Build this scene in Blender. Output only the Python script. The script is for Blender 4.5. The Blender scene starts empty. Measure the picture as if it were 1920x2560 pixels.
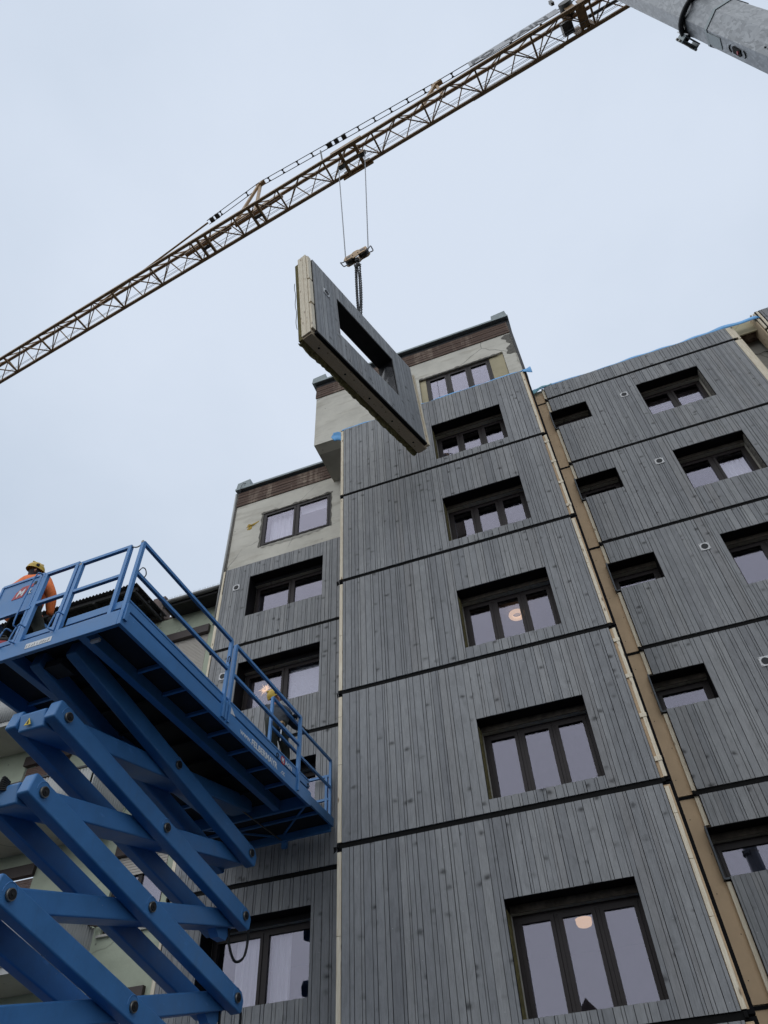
import bpy, bmesh, math, random
from mathutils import Vector, Matrix, Euler

R = math.radians
sc = bpy.context.scene
col = sc.collection
rng = random.Random(11)

# ------------------------------------------------------------------ camera
def cam_axes(yaw, pitch, roll):
    f = Vector((math.sin(yaw)*math.cos(pitch), math.cos(yaw)*math.cos(pitch), math.sin(pitch)))
    r0 = Vector((math.cos(yaw), -math.sin(yaw), 0)); u0 = r0.cross(f)
    c, s = math.cos(roll), math.sin(roll)
    return c*r0+s*u0, -s*r0+c*u0, f
cr, cu, cf = cam_axes(-0.3128, 0.8397, -0.0588)
cam = bpy.data.cameras.new('camera'); cam_o = bpy.data.objects.new('camera', cam); col.objects.link(cam_o)
cam.sensor_fit = 'HORIZONTAL'; cam.sensor_width = 36.0; cam.lens = 36*1789.36/1920
cam.clip_start = 0.05; cam.clip_end = 3000
cam_o.matrix_world = Matrix(((cr.x, cu.x, -cf.x, 0), (cr.y, cu.y, -cf.y, 0), (cr.z, cu.z, -cf.z, 1.6), (0, 0, 0, 1)))
sc.camera = cam_o

# ------------------------------------------------------------------ sky and sun (overcast)
SUN_EL, SUN_AZ = 52.0, 200.0       # degrees; the sun is behind the photographer, veiled by cloud
w = bpy.data.worlds.new('World'); sc.world = w; w.use_nodes = True
nt = w.node_tree; nt.nodes.clear()
out = nt.nodes.new('ShaderNodeOutputWorld'); bg = nt.nodes.new('ShaderNodeBackground')
sky = nt.nodes.new('ShaderNodeTexSky'); sky.sky_type = 'NISHITA'; sky.sun_disc = False
sky.sun_elevation = R(SUN_EL); sky.sun_rotation = R(SUN_AZ); sky.air_density = 1.2; sky.dust_density = 3.0
geo = nt.nodes.new('ShaderNodeTexCoord')
mp = nt.nodes.new('ShaderNodeMapping'); mp.inputs['Scale'].default_value = (1.0, 1.0, 1.6)
nz = nt.nodes.new('ShaderNodeTexNoise'); nz.inputs['Scale'].default_value = 2.3; nz.inputs['Detail'].default_value = 7.0; nz.inputs['Roughness'].default_value = 0.5
dt = nt.nodes.new('ShaderNodeVectorMath'); dt.operation = 'DOT_PRODUCT'; dt.inputs[1].default_value = (-0.081, 0.34, 0.727)   # sky gets brighter towards this direction
ad = nt.nodes.new('ShaderNodeMath'); ad.operation = 'MULTIPLY_ADD'; ad.inputs[1].default_value = 0.34
rp = nt.nodes.new('ShaderNodeValToRGB')
rp.color_ramp.elements[0].position = 0.76; rp.color_ramp.elements[0].color = (5.65, 6.55, 7.8, 1)
rp.color_ramp.elements[1].position = 0.965; rp.color_ramp.elements[1].color = (7.05, 7.85, 9.1, 1)
mx = nt.nodes.new('ShaderNodeMix'); mx.data_type = 'RGBA'; mx.inputs[0].default_value = 0.95
bg.inputs['Strength'].default_value = 0.1
L = nt.links.new
L(geo.outputs['Generated'], mp.inputs['Vector']); L(mp.outputs[0], nz.inputs['Vector']); L(geo.outputs['Generated'], dt.inputs[0])
L(nz.outputs['Fac'], ad.inputs[0]); L(dt.outputs['Value'], ad.inputs[2]); L(ad.outputs[0], rp.inputs[0])
L(sky.outputs[0], mx.inputs[6]); L(rp.outputs[0], mx.inputs[7]); L(mx.outputs[2], bg.inputs[0]); L(bg.outputs[0], out.inputs[0])
sd = bpy.data.lights.new('sun', 'SUN'); sd.energy = 1.2; sd.angle = R(110); sd.color = (1, 0.95, 0.87)
so = bpy.data.objects.new('sun', sd); col.objects.link(so); so.location = (0, 0, 60)
so.rotation_euler = (R(90-SUN_EL), 0, R(180-SUN_AZ))
vs = sc.view_settings; vs.view_transform = 'Standard'; vs.look = 'None'; vs.exposure = 0.0; vs.gamma = 1.0; vs.use_curve_mapping = False
sc.render.engine = 'CYCLES'
sc.cycles.use_denoising = True; sc.cycles.max_bounces = 7; sc.cycles.transparent_max_bounces = 8
sc.cycles.caustics_reflective = False; sc.cycles.caustics_refractive = False; sc.cycles.sample_clamp_indirect = 4

# ------------------------------------------------------------------ materials
class NT:
    """small node-tree helper"""
    def __init__(s, name):
        s.m = bpy.data.materials.new(name); s.m.use_nodes = True
        s.t = s.m.node_tree; s.b = s.t.nodes['Principled BSDF']
    def n(s, typ, **kw):
        x = s.t.nodes.new(typ)
        for k, v in kw.items():
            if k in x.inputs.keys(): x.inputs[k].default_value = v
            else: setattr(x, k, v)
        return x
    def l(s, a, b): s.t.links.new(a, b)
    def pos(s, scale=(1, 1, 1), offset_rand=0.0, obj=False):
        if obj:
            g = s.n('ShaderNodeTexCoord').outputs['Object']
        else:
            g = s.n('ShaderNodeNewGeometry').outputs['Position']
        if offset_rand:
            oi = s.n('ShaderNodeObjectInfo'); mu = s.n('ShaderNodeVectorMath', operation='SCALE'); mu.inputs[0].default_value = (1.0, 0.61, 1.7)
            s.l(oi.outputs['Random'], mu.inputs['Scale']); mu2 = s.n('ShaderNodeVectorMath', operation='SCALE'); mu2.inputs['Scale'].default_value = offset_rand
            s.l(mu.outputs[0], mu2.inputs[0]); ad = s.n('ShaderNodeVectorMath', operation='ADD'); s.l(g, ad.inputs[0]); s.l(mu2.outputs[0], ad.inputs[1]); g = ad.outputs[0]
        mp = s.n('ShaderNodeMapping'); mp.inputs['Scale'].default_value = scale; s.l(g, mp.inputs['Vector']); return mp.outputs[0]
    def noise(s, vec, scale, detail=3, rough=0.5, dist=0.0):
        x = s.n('ShaderNodeTexNoise'); x.inputs['Scale'].default_value = scale; x.inputs['Detail'].default_value = detail
        x.inputs['Roughness'].default_value = rough; x.inputs['Distortion'].default_value = dist; s.l(vec, x.inputs['Vector']); return x.outputs['Fac']
    def ramp(s, fac, stops):
        x = s.n('ShaderNodeValToRGB'); e = x.color_ramp.elements
        while len(e) < len(stops): e.new(0.5)
        for i, (p, c) in enumerate(stops):
            e[i].position = p; e[i].color = (*c, 1) if not isinstance(c, (int, float)) else (c, c, c, 1)
        s.l(fac, x.inputs[0]); return x.outputs[0]
    def mix(s, fac, a, b, blend='MIX'):
        x = s.n('ShaderNodeMix', data_type='RGBA', blend_type=blend)
        for i, v in ((0, fac), (6, a), (7, b)):
            if isinstance(v, (int, float)): x.inputs[i].default_value = v
            elif isinstance(v, tuple): x.inputs[i].default_value = (*v, 1)
            else: s.l(v, x.inputs[i])
        return x.outputs[2]
    def bump(s, h, strength=0.3, dist=0.01):
        x = s.n('ShaderNodeBump'); x.inputs['Strength'].default_value = strength; x.inputs['Distance'].default_value = dist
        s.l(h, x.inputs['Height']); s.l(x.outputs[0], s.b.inputs['Normal'])
    def base(s, c, rough=0.6, metal=0.0):
        if isinstance(c, tuple): s.b.inputs['Base Color'].default_value = (*c, 1)
        else: s.l(c, s.b.inputs['Base Color'])
        s.b.inputs['Roughness'].default_value = rough; s.b.inputs['Metallic'].default_value = metal
        return s.m

def m_simple(name, c, rough=0.6, metal=0.0, var=0.25, scale=6.0, bump=0.0, spec=0.5):
    t = NT(name); v = t.pos(); t.b.inputs['Specular IOR Level'].default_value = spec
    f = t.noise(v, scale, 5, 0.6)
    k = t.ramp(f, [(0.25, tuple(x*(1-var) for x in c)), (0.75, tuple(min(1, x*(1+var)) for x in c))])
    if bump: t.bump(t.noise(v, scale*8, 4, 0.6), bump, 0.01)
    return t.base(k, rough, metal)

def m_board():
    t = NT('grey_stained_spruce'); oi = t.n('ShaderNodeObjectInfo')
    v = t.pos((1, 1, 1), 37.0)
    vg = t.n('ShaderNodeMapping'); vg.inputs['Scale'].default_value = (9, 9, 0.42); t.l(v, vg.inputs['Vector'])
    grain = t.noise(vg.outputs[0], 9.0, 5, 0.62, 0.7)
    tone = t.ramp(oi.outputs['Random'], [(0.0, (0.208, 0.213, 0.222)), (0.3, (0.244, 0.249, 0.257)), (0.55, (0.260, 0.265, 0.272)), (0.85, (0.288, 0.291, 0.294)), (1.0, (0.232, 0.231, 0.234))])
    c = t.mix(t.ramp(grain, [(0.30, 0.62), (0.72, 1.14)]), (0, 0, 0), tone)
    x = t.n('ShaderNodeMix', data_type='RGBA', blend_type='MULTIPLY'); x.inputs[0].default_value = 1.0
    t.l(tone, x.inputs[6]); t.l(t.ramp(grain, [(0.28, 0.80), (0.50, 1.0), (0.74, 1.10)]), x.inputs[7]); c = x.outputs[2]
    # knots: stretched cells, only some kept
    vk = t.n('ShaderNodeMapping'); vk.inputs['Scale'].default_value = (5.2, 5.2, 7.5); t.l(v, vk.inputs['Vector'])
    nd = t.n('ShaderNodeTexNoise'); nd.inputs['Scale'].default_value = 1.6; t.l(vk.outputs[0], nd.inputs['Vector'])
    vd = t.mix(0.30, vk.outputs[0], nd.outputs['Color'])
    vo = t.n('ShaderNodeTexVoronoi'); vo.inputs['Scale'].default_value = 1.0; t.l(vd, vo.inputs['Vector'])
    k = t.ramp(vo.outputs['Distance'], [(0.06, 0.22), (0.13, 0.46), (0.20, 0.80), (0.32, 1.0)])
    sep = t.n('ShaderNodeSeparateColor'); t.l(vo.outputs['Color'], sep.inputs[0])
    keep = t.ramp(sep.outputs[0], [(0.58, 0.0), (0.62, 1.0)])
    kk = t.mix(keep, (1, 1, 1), k)
    x = t.n('ShaderNodeMix', data_type='RGBA', blend_type='MULTIPLY'); x.inputs[0].default_value = 1.0
    t.l(c, x.inputs[6]); t.l(kk, x.inputs[7]); c = x.outputs[2]
    vm = t.n('ShaderNodeMapping'); vm.inputs['Scale'].default_value = (2.2, 2.2, 0.8); t.l(v, vm.inputs['Vector'])
    x = t.n('ShaderNodeMix', data_type='RGBA', blend_type='MULTIPLY'); x.inputs[0].default_value = 1.0
    t.l(c, x.inputs[6]); t.l(t.ramp(t.noise(vm.outputs[0], 4.0, 6, 0.7, 0.6), [(0.30, 0.80), (0.52, 1.0), (0.75, 1.16)]), x.inputs[7]); c = x.outputs[2]
    # thin blotchy weathering over several boards, and pale nail specks
    wv = t.n('ShaderNodeNewGeometry').outputs['Position']
    c2 = t.ramp(t.noise(wv, 0.55, 4, 0.6), [(0.3, 0.90), (0.7, 1.08)])
    x = t.n('ShaderNodeMix', data_type='RGBA', blend_type='MULTIPLY'); x.inputs[0].default_value = 1.0
    t.l(c, x.inputs[6]); t.l(c2, x.inputs[7]); c = x.outputs[2]
    fl = t.n('ShaderNodeTexVoronoi'); fl.inputs['Scale'].default_value = 6.5; t.l(v, fl.inputs['Vector'])
    c = t.mix(t.ramp(fl.outputs['Distance'], [(0.035, 0.75), (0.06, 0.0)]), c, (0.42, 0.43, 0.44))
    t.bump(grain, 0.25, 0.004)
    return t.base(c, 0.62)

def m_spruce(name='raw_spruce', a=(0.40, 0.30, 0.18), b=(0.66, 0.56, 0.40)):
    t = NT(name); v = t.pos((1, 1, 1), 21.0)
    vg = t.n('ShaderNodeMapping'); vg.inputs['Scale'].default_value = (14, 14, 0.9); t.l(v, vg.inputs['Vector'])
    g = t.noise(vg.outputs[0], 5.0, 5, 0.6, 0.4)
    c = t.ramp(g, [(0.25, a), (0.65, b)])
    vk = t.n('ShaderNodeMapping'); vk.inputs['Scale'].default_value = (9, 9, 3.2); t.l(v, vk.inputs['Vector'])
    vo = t.n('ShaderNodeTexVoronoi'); vo.inputs['Scale'].default_value = 1.0; t.l(vk.outputs[0], vo.inputs['Vector'])
    k = t.ramp(vo.outputs['Distance'], [(0.06, (0.22, 0.13, 0.06)), (0.2, (1, 1, 1))])
    x = t.n('ShaderNodeMix', data_type='RGBA', blend_type='MULTIPLY'); x.inputs[0].default_value = 0.8
    t.l(c, x.inputs[6]); t.l(k, x.inputs[7])
    t.bump(g, 0.2, 0.003)
    return t.base(x.outputs[2], 0.7)

def m_plaster(name, c, stain=(0.5, 0.46, 0.40), amt=0.5):
    t = NT(name); v = t.pos()
    f1 = t.noise(v, 0.9, 6, 0.65); vs_ = t.pos((1.2, 1.2, 5.0)); f2 = t.noise(vs_, 1.0, 5, 0.6)
    a = t.ramp(f1, [(0.30, tuple(x*0.80 for x in c)), (0.55, c), (0.8, tuple(min(.9, x*1.12) for x in c))])
    b = t.mix(t.ramp(f2, [(0.52, 0.0), (0.75, amt)]), a, tuple(x*y for x, y in zip(c, stain)))
    vo = t.n('ShaderNodeTexVoronoi'); vo.inputs['Scale'].default_value = 2.3; t.l(v, vo.inputs['Vector'])
    sp = t.ramp(vo.outputs['Distance'], [(0.035, 0.75), (0.07, 0.0)])
    b = t.mix(sp, b, tuple(x*0.35 for x in c))
    ve = t.n('ShaderNodeTexVoronoi', feature='DISTANCE_TO_EDGE'); ve.inputs['Scale'].default_value = 0.75
    nn = t.n('ShaderNodeTexNoise'); nn.inputs['Scale'].default_value = 2.5; nn.inputs['Detail'].default_value = 5; t.l(v, nn.inputs['Vector']); t.l(t.mix(0.16, v, nn.outputs['Color']), ve.inputs['Vector'])
    mu = t.n('ShaderNodeMath', operation='MULTIPLY'); t.l(t.ramp(ve.outputs['Distance'], [(0.004, 0.7), (0.012, 0.0)]), mu.inputs[0]); t.l(t.ramp(t.noise(v, 0.6, 3), [(0.48, 0.0), (0.58, 1.0)]), mu.inputs[1])
    b = t.mix(mu.outputs[0], b, tuple(x*0.3 for x in c))
    t.bump(t.noise(v, 22, 5, 0.65), 0.35, 0.012)
    return t.base(b, 0.9)

def m_old_boards():
    t = NT('weathered_brown_boards'); v = t.pos((0.35, 0.35, 6), 15.0)
    g = t.noise(v, 5.0, 6, 0.7, 0.5)
    c = t.ramp(g, [(0.25, (0.036, 0.018, 0.012)), (0.5, (0.088, 0.047, 0.030)), (0.72, (0.165, 0.098, 0.064))])
    dv = t.pos((1.1, 1.1, 0.10)); d = t.noise(dv, 2.6, 5, 0.7)
    d2 = t.noise(t.pos((1, 1, 4)), 3.0, 5, 0.7)
    x = t.n('ShaderNodeMath', operation='MULTIPLY'); t.l(t.ramp(d, [(0.50, 0.0), (0.66, 1.0)]), x.inputs[0]); t.l(t.ramp(d2, [(0.35, 0.0), (0.65, 1.0)]), x.inputs[1])
    c = t.mix(x.outputs[0], c, (0.36, 0.28, 0.215))
    t.bump(g, 0.3, 0.006)
    return t.base(c, 0.75)

def m_glass():
    m = bpy.data.materials.new('window_glass'); m.use_nodes = True; t = m.node_tree; t.nodes.clear()
    o = t.nodes.new('ShaderNodeOutputMaterial'); mixs = t.nodes.new('ShaderNodeMixShader')
    tr = t.nodes.new('ShaderNodeBsdfTransparent'); tr.inputs[0].default_value = (0.86, 0.86, 0.88, 1)
    gl = t.nodes.new('ShaderNodeBsdfGlossy'); gl.inputs['Color'].default_value = (0.86, 0.84, 1.0, 1); gl.inputs['Roughness'].default_value = 0.012
    lw = t.nodes.new('ShaderNodeLayerWeight'); lw.inputs['Blend'].default_value = 0.5; pw = t.nodes.new('ShaderNodeMath'); pw.operation = 'POWER'; pw.inputs[1].default_value = 3.0
    fr = t.nodes.new('ShaderNodeMath'); fr.operation = 'MULTIPLY_ADD'; fr.inputs[1].default_value = 0.87; fr.inputs[2].default_value = 0.105; t.links.new(lw.outputs['Facing'], pw.inputs[0]); t.links.new(pw.outputs[0], fr.inputs[0])
    nz = t.nodes.new('ShaderNodeTexNoise'); nz.inputs['Scale'].default_value = 0.9; g = t.nodes.new('ShaderNodeNewGeometry')
    bp = t.nodes.new('ShaderNodeBump'); bp.inputs['Strength'].default_value = 0.07; bp.inputs['Distance'].default_value = 0.02
    t.links.new(g.outputs['Position'], nz.inputs['Vector']); t.links.new(nz.outputs['Fac'], bp.inputs['Height']); t.links.new(bp.outputs[0], gl.inputs['Normal'])
    t.links.new(fr.outputs[0], mixs.inputs[0]); t.links.new(tr.outputs[0], mixs.inputs[1]); t.links.new(gl.outputs[0], mixs.inputs[2]); t.links.new(mixs.outputs[0], o.inputs[0])
    return m

def m_emit(name, c, s):
    m = bpy.data.materials.new(name); m.use_nodes = True; b = m.node_tree.nodes['Principled BSDF']
    b.inputs['Base Color'].default_value = (0.8, 0.75, 0.65, 1); b.inputs['Emission Color'].default_value = (*c, 1); b.inputs['Emission Strength'].default_value = s
    return m

def m_galv():
    t = NT('galvanised_steel'); v = t.pos((1, 1, 0.42), 0)
    nz = t.n('ShaderNodeTexNoise'); nz.inputs['Scale'].default_value = 12; nz.inputs['Detail'].default_value = 2; t.l(v, nz.inputs['Vector'])
    vv = t.mix(0.10, v, nz.outputs['Color'])
    vo = t.n('ShaderNodeTexVoronoi'); vo.inputs['Scale'].default_value = 46; t.l(vv, vo.inputs['Vector'])
    sep = t.n('ShaderNodeSeparateColor'); t.l(vo.outputs['Color'], sep.inputs[0])
    c = t.ramp(sep.outputs[0], [(0.1, (0.17, 0.18, 0.19)), (0.9, (0.30, 0.315, 0.33))])
    c = t.mix(t.ramp(t.noise(t.pos((2, 2, 0.5)), 2.0, 4), [(0.4, 0.0), (0.7, 0.5)]), c, (0.21, 0.225, 0.24))
    return t.base(c, 0.42, 0.6)

def m_paint(name, c, rough=0.38, dirt=0.35):
    t = NT(name); v = t.pos()
    f = t.noise(v, 2.2, 6, 0.68); f2 = t.noise(t.pos((3, 3, 0.6)), 3.0, 5, 0.7)
    a = t.ramp(f, [(0.30, tuple(x*0.80 for x in c)), (0.7, tuple(x*1.12 for x in c))])
    b = t.mix(t.ramp(f2, [(0.55, 0.0), (0.8, dirt)]), a, (0.05, 0.055, 0.065))
    sc_ = t.n('ShaderNodeTexVoronoi'); sc_.inputs['Scale'].default_value = 5.0; t.l(v, sc_.inputs['Vector'])
    b = t.mix(t.ramp(sc_.outputs['Distance'], [(0.02, 0.5), (0.035, 0.0)]), b, (0.45, 0.47, 0.5))
    sc2 = t.noise(t.pos((30, 2.0, 9)), 1.6, 3, 0.6)
    b = t.mix(t.ramp(sc2, [(0.66, 0.0), (0.72, 0.35)]), b, tuple(min(0.7, x*1.4+0.04) for x in c))
    gp = t.n('ShaderNodeNewGeometry').outputs['Pointiness']
    b = t.mix(t.ramp(gp, [(0.52, 0.0), (0.60, 0.55)]), b, tuple(min(0.7, x*1.5+0.05) for x in c))
    rr = t.ramp(f, [(0.3, rough*0.8), (0.7, rough*1.3)])
    t.l(rr, t.b.inputs['Roughness'])
    t.l(b, t.b.inputs['Base Color']); return t.m

M = {}
M['board'] = m_board()
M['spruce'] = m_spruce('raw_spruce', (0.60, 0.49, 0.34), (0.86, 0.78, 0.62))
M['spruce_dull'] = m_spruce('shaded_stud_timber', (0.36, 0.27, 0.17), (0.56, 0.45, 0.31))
M['fibre'] = m_simple('brown_fibreboard', (0.60, 0.435, 0.275), 0.85, var=0.10, scale=3.0, bump=0.1)
M['black'] = m_simple('black_sealing_tape', (0.006, 0.006, 0.006), 0.7, var=0.3, spec=0.12)
M['membrane'] = m_simple('black_facade_membrane', (0.006, 0.006, 0.007), 0.8, spec=0.1)
M['reveal'] = m_simple('dark_reveal_board', (0.009, 0.008, 0.009), 0.6, var=0.35, scale=3, spec=0.2)
M['slate'] = m_simple('slate_reveal_sheet', (0.055, 0.066, 0.08), 0.5, var=0.2)
M['frame'] = m_simple('umber_window_frame', (0.026, 0.020, 0.020), 0.5, var=0.12, spec=0.3)
M['glass'] = m_glass()
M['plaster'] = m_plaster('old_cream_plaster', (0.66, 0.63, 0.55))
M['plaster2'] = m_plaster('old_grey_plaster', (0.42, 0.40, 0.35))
M['pale'] = m_plaster('pale_yellow_insulation', (0.50, 0.44, 0.29), (0.6, 0.55, 0.5), 0.3)
M['brown'] = m_old_boards()
M['flash'] = m_simple('grey_zinc_flashing', (0.22, 0.26, 0.27), 0.45, 0.35, var=0.2, scale=3)
M['dark_metal'] = m_simple('dark_roof_trim', (0.02, 0.021, 0.024), 0.5, 0.2)
M['wool'] = m_simple('olive_mineral_wool', (0.15, 0.125, 0.045), 0.95, var=0.55, scale=14, bump=0.8)
M['lintel'] = m_simple('dusty_lintel_board', (0.085, 0.072, 0.058), 0.9, var=0.5, scale=9, spec=0.1)
M['foam'] = m_simple('yellow_expanding_foam', (0.50, 0.33, 0.06), 0.8, var=0.6, scale=25, bump=0.6)
M['rough'] = m_simple('broken_mortar', (0.16, 0.15, 0.13), 0.95, var=0.5, scale=16, bump=0.9)
M['bluefoil'] = m_simple('blue_membrane_foil', (0.10, 0.36, 0.70), 0.5, var=0.15, scale=4)
M['tealfoil'] = m_simple('teal_membrane_foil', (0.16, 0.42, 0.50), 0.5, var=0.2, scale=5)
M['room'] = m_simple('room_wall', (0.23, 0.215, 0.235), 0.9, var=0.05)
M['curtain'] = m_simple('white_curtain', (0.86, 0.86, 0.88), 0.9, var=0.05, scale=3)
M['blind'] = m_simple('pale_blind', (0.74, 0.77, 0.82), 0.7, var=0.06)
M['blue'] = m_paint('blue_machine_paint', (0.040, 0.172, 0.405), 0.40, 0.22)
M['blue2'] = m_paint('blue_rail_paint', (0.050, 0.185, 0.42), 0.42, 0.18)
M['under'] = m_simple('shaded_deck_underside', (0.010, 0.013, 0.020), 0.8, var=0.35, scale=2)  # shade under the deck is put into this near-black colour
M['pin'] = m_simple('black_steel_pin', (0.025, 0.025, 0.026), 0.45, 0.6)
M['ring'] = m_simple('worn_steel_ring', (0.22, 0.21, 0.19), 0.4, 0.8)
M['hose'] = m_simple('black_rubber_hose', (0.012, 0.012, 0.013), 0.55)
M['white'] = m_simple('white_lettering', (0.72, 0.73, 0.74), 0.5, var=0.08)
M['red'] = m_simple('red_logo', (0.42, 0.03, 0.05), 0.5, var=0.15)
M['yellow'] = m_simple('warning_yellow', (0.70, 0.52, 0.04), 0.5, var=0.1)
M['greytext'] = m_simple('grey_lettering', (0.09, 0.10, 0.11), 0.6, var=0.1)
M['jib'] = m_simple('ochre_crane_steel', (0.29, 0.175, 0.074), 0.5, var=0.4, scale=5)
M['jib2'] = m_simple('bare_crane_fittings', (0.06, 0.06, 0.055), 0.5, 0.3, var=0.4)
M['rope'] = m_simple('wire_rope', (0.26, 0.27, 0.29), 0.5, 0.4, var=0.1)
M['hookyel'] = m_simple('tan_hook_block_paint', (0.42, 0.26, 0.12), 0.5, var=0.35, scale=12)
M['plate'] = m_simple('pale_sign_plate', (0.40, 0.415, 0.44), 0.5, var=0.08)
M['galv'] = m_galv()
M['green'] = m_plaster('sage_green_plaster', (0.47, 0.515, 0.40), (0.7, 0.68, 0.66), 0.4)
M['soffit'] = m_plaster('balcony_concrete', (0.50, 0.485, 0.44), (0.6, 0.6, 0.6), 0.4)
M['corr'] = m_simple('corrugated_balcony_sheet', (0.42, 0.425, 0.415), 0.6, var=0.12, scale=2)
M['shutter'] = m_simple('beige_roller_shutter', (0.50, 0.46, 0.41), 0.6, var=0.06)
M['shutterbr'] = m_simple('brown_roller_shutter', (0.20, 0.125, 0.10), 0.6, var=0.1)
M['box'] = m_simple('brown_shutter_box', (0.045, 0.030, 0.028), 0.5, var=0.2)
M['roofdark'] = m_simple('tarred_roof_sheet', (0.018, 0.017, 0.017), 0.8, var=0.4, scale=4)
M['gutter'] = m_simple('grey_gutter', (0.15, 0.15, 0.145), 0.5, 0.3, var=0.2)
M['tile'] = m_simple('brown_roof_tile', (0.15, 0.115, 0.10), 0.85, var=0.4, scale=7)
M['ventgrey'] = m_simple('light_vent_plate', (0.66, 0.66, 0.66), 0.5, var=0.08)
M['ventdark'] = m_simple('dark_vent_mesh', (0.018, 0.02, 0.022), 0.7)
M['asphalt'] = m_simple('asphalt', (0.055, 0.055, 0.056), 0.9, var=0.3, scale=8, bump=0.2)
M['helmet'] = m_simple('yellow_helmet', (0.55, 0.36, 0.03), 0.4, var=0.15, scale=14)
M['orange'] = m_simple('orange_work_jacket', (0.86, 0.185, 0.035), 0.8, var=0.2, scale=14, bump=0.6)
M['darkcloth'] = m_simple('charcoal_work_jacket', (0.050, 0.056, 0.066), 0.85, var=0.4, scale=16, bump=0.7)
M['trouser'] = m_simple('dark_olive_trousers', (0.022, 0.026, 0.020), 0.9, var=0.5, scale=12, bump=0.6)
M['skin'] = m_simple('skin', (0.42, 0.21, 0.145), 0.55, var=0.1)
M['glove'] = m_simple('black_glove', (0.012, 0.012, 0.013), 0.75)
M['scarf'] = m_simple('dark_neck_tube', (0.022, 0.018, 0.024), 0.9)
M['lamp'] = m_emit('lit_lamp_shade', (1.0, 0.62, 0.32), 0.72)
M['star'] = m_emit('lit_paper_star', (1.0, 0.60, 0.28), 0.75)
M['sheet'] = m_simple('black_plastic_sheet', (0.035, 0.036, 0.04), 0.25, var=0.4, scale=8, bump=0.9)
M['rubber'] = m_simple('tyre_rubber', (0.02, 0.02, 0.02), 0.85)
M['lit_leaf'] = m_simple('far_house_wall', (0.38, 0.35, 0.30), 0.9, var=0.1)

# ------------------------------------------------------------------ mesh and object helpers
def link(name, me, mat, parent=None, matrix=None):
    o = bpy.data.objects.new(name, me); col.objects.link(o)
    if mat is not None and len(me.materials) == 0: me.materials.append(mat if not isinstance(mat, str) else M[mat])
    if parent is not None: o.parent = parent
    if matrix is not None: o.matrix_local = matrix
    return o
def empty(name, label, cat, loc=(0, 0, 0), rot=(0, 0, 0), group=None):
    o = bpy.data.objects.new(name, None); col.objects.link(o); o.location = loc; o.rotation_euler = rot
    o.empty_display_size = 0.2
    o['label'] = label; o['category'] = cat
    if group: o['group'] = group
    return o
def tag(o, label=None, cat=None, group=None, kind=None):
    for k, v in (('label', label), ('category', cat), ('group', group), ('kind', kind)):
        if v: o[k] = v
    return o
def bm_to(bm, name, smooth=False):
    bmesh.ops.recalc_face_normals(bm, faces=bm.faces[:])
    me = bpy.data.meshes.new(name); bm.to_mesh(me); bm.free()
    if smooth:
        for p in me.polygons: p.use_smooth = True
    return me
def box_into(bm, x0, x1, y0, y1, z0, z1):
    vs_ = [bm.verts.new(p) for p in ((x0, y0, z0), (x1, y0, z0), (x1, y1, z0), (x0, y1, z0), (x0, y0, z1), (x1, y0, z1), (x1, y1, z1), (x0, y1, z1))]
    for f in ((3, 2, 1, 0), (4, 5, 6, 7), (0, 1, 5, 4), (1, 2, 6, 5), (2, 3, 7, 6), (3, 0, 4, 7)): bm.faces.new([vs_[i] for i in f])
def box(name, x0, x1, y0, y1, z0, z1, mat, parent=None, bev=0.0):
    bm = bmesh.new(); box_into(bm, min(x0, x1), max(x0, x1), min(y0, y1), max(y0, y1), min(z0, z1), max(z0, z1))
    if bev: bmesh.ops.bevel(bm, geom=bm.edges[:], offset=bev, segments=2, affect='EDGES', profile=0.6)
    return link(name, bm_to(bm, name), mat, parent)
def prism(name, pts, axis, a, b, mat, parent=None, smooth=False):
    """polygon pts (2-D) pushed along axis from a to b"""
    def P(u, v, t): return {'x': (t, u, v), 'y': (u, t, v), 'z': (u, v, t)}[axis]
    bm = bmesh.new(); A = [bm.verts.new(P(u, v, a)) for u, v in pts]; B = [bm.verts.new(P(u, v, b)) for u, v in pts]
    bm.faces.new(A); bm.faces.new(B[::-1]); n = len(pts)
    for i in range(n): bm.faces.new((A[i], A[(i+1) % n], B[(i+1) % n], B[i]))
    return link(name, bm_to(bm, name), mat, parent)
def ring(name, x0, x1, z0, z1, wd, y0, y1, mat, parent=None):
    """rectangular frame, one connected piece"""
    bm = bmesh.new(); V = []
    for y in (y0, y1):
        for (a, b, c, d) in ((x0, x1, z0, z1), (x0+wd, x1-wd, z0+wd, z1-wd)):
            V.append([bm.verts.new(p) for p in ((a, y, c), (b, y, c), (b, y, d), (a, y, d))])
    fo, fi, bo, bi = V
    for i in range(4):
        j = (i+1) % 4
        bm.faces.new((fo[i], fo[j], fi[j], fi[i])); bm.faces.new((bo[j], bo[i], bi[i], bi[j]))
        bm.faces.new((fo[j], fo[i], bo[i], bo[j])); bm.faces.new((fi[i], fi[j], bi[j], bi[i]))
    return link(name, bm_to(bm, name), mat, parent)
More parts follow.
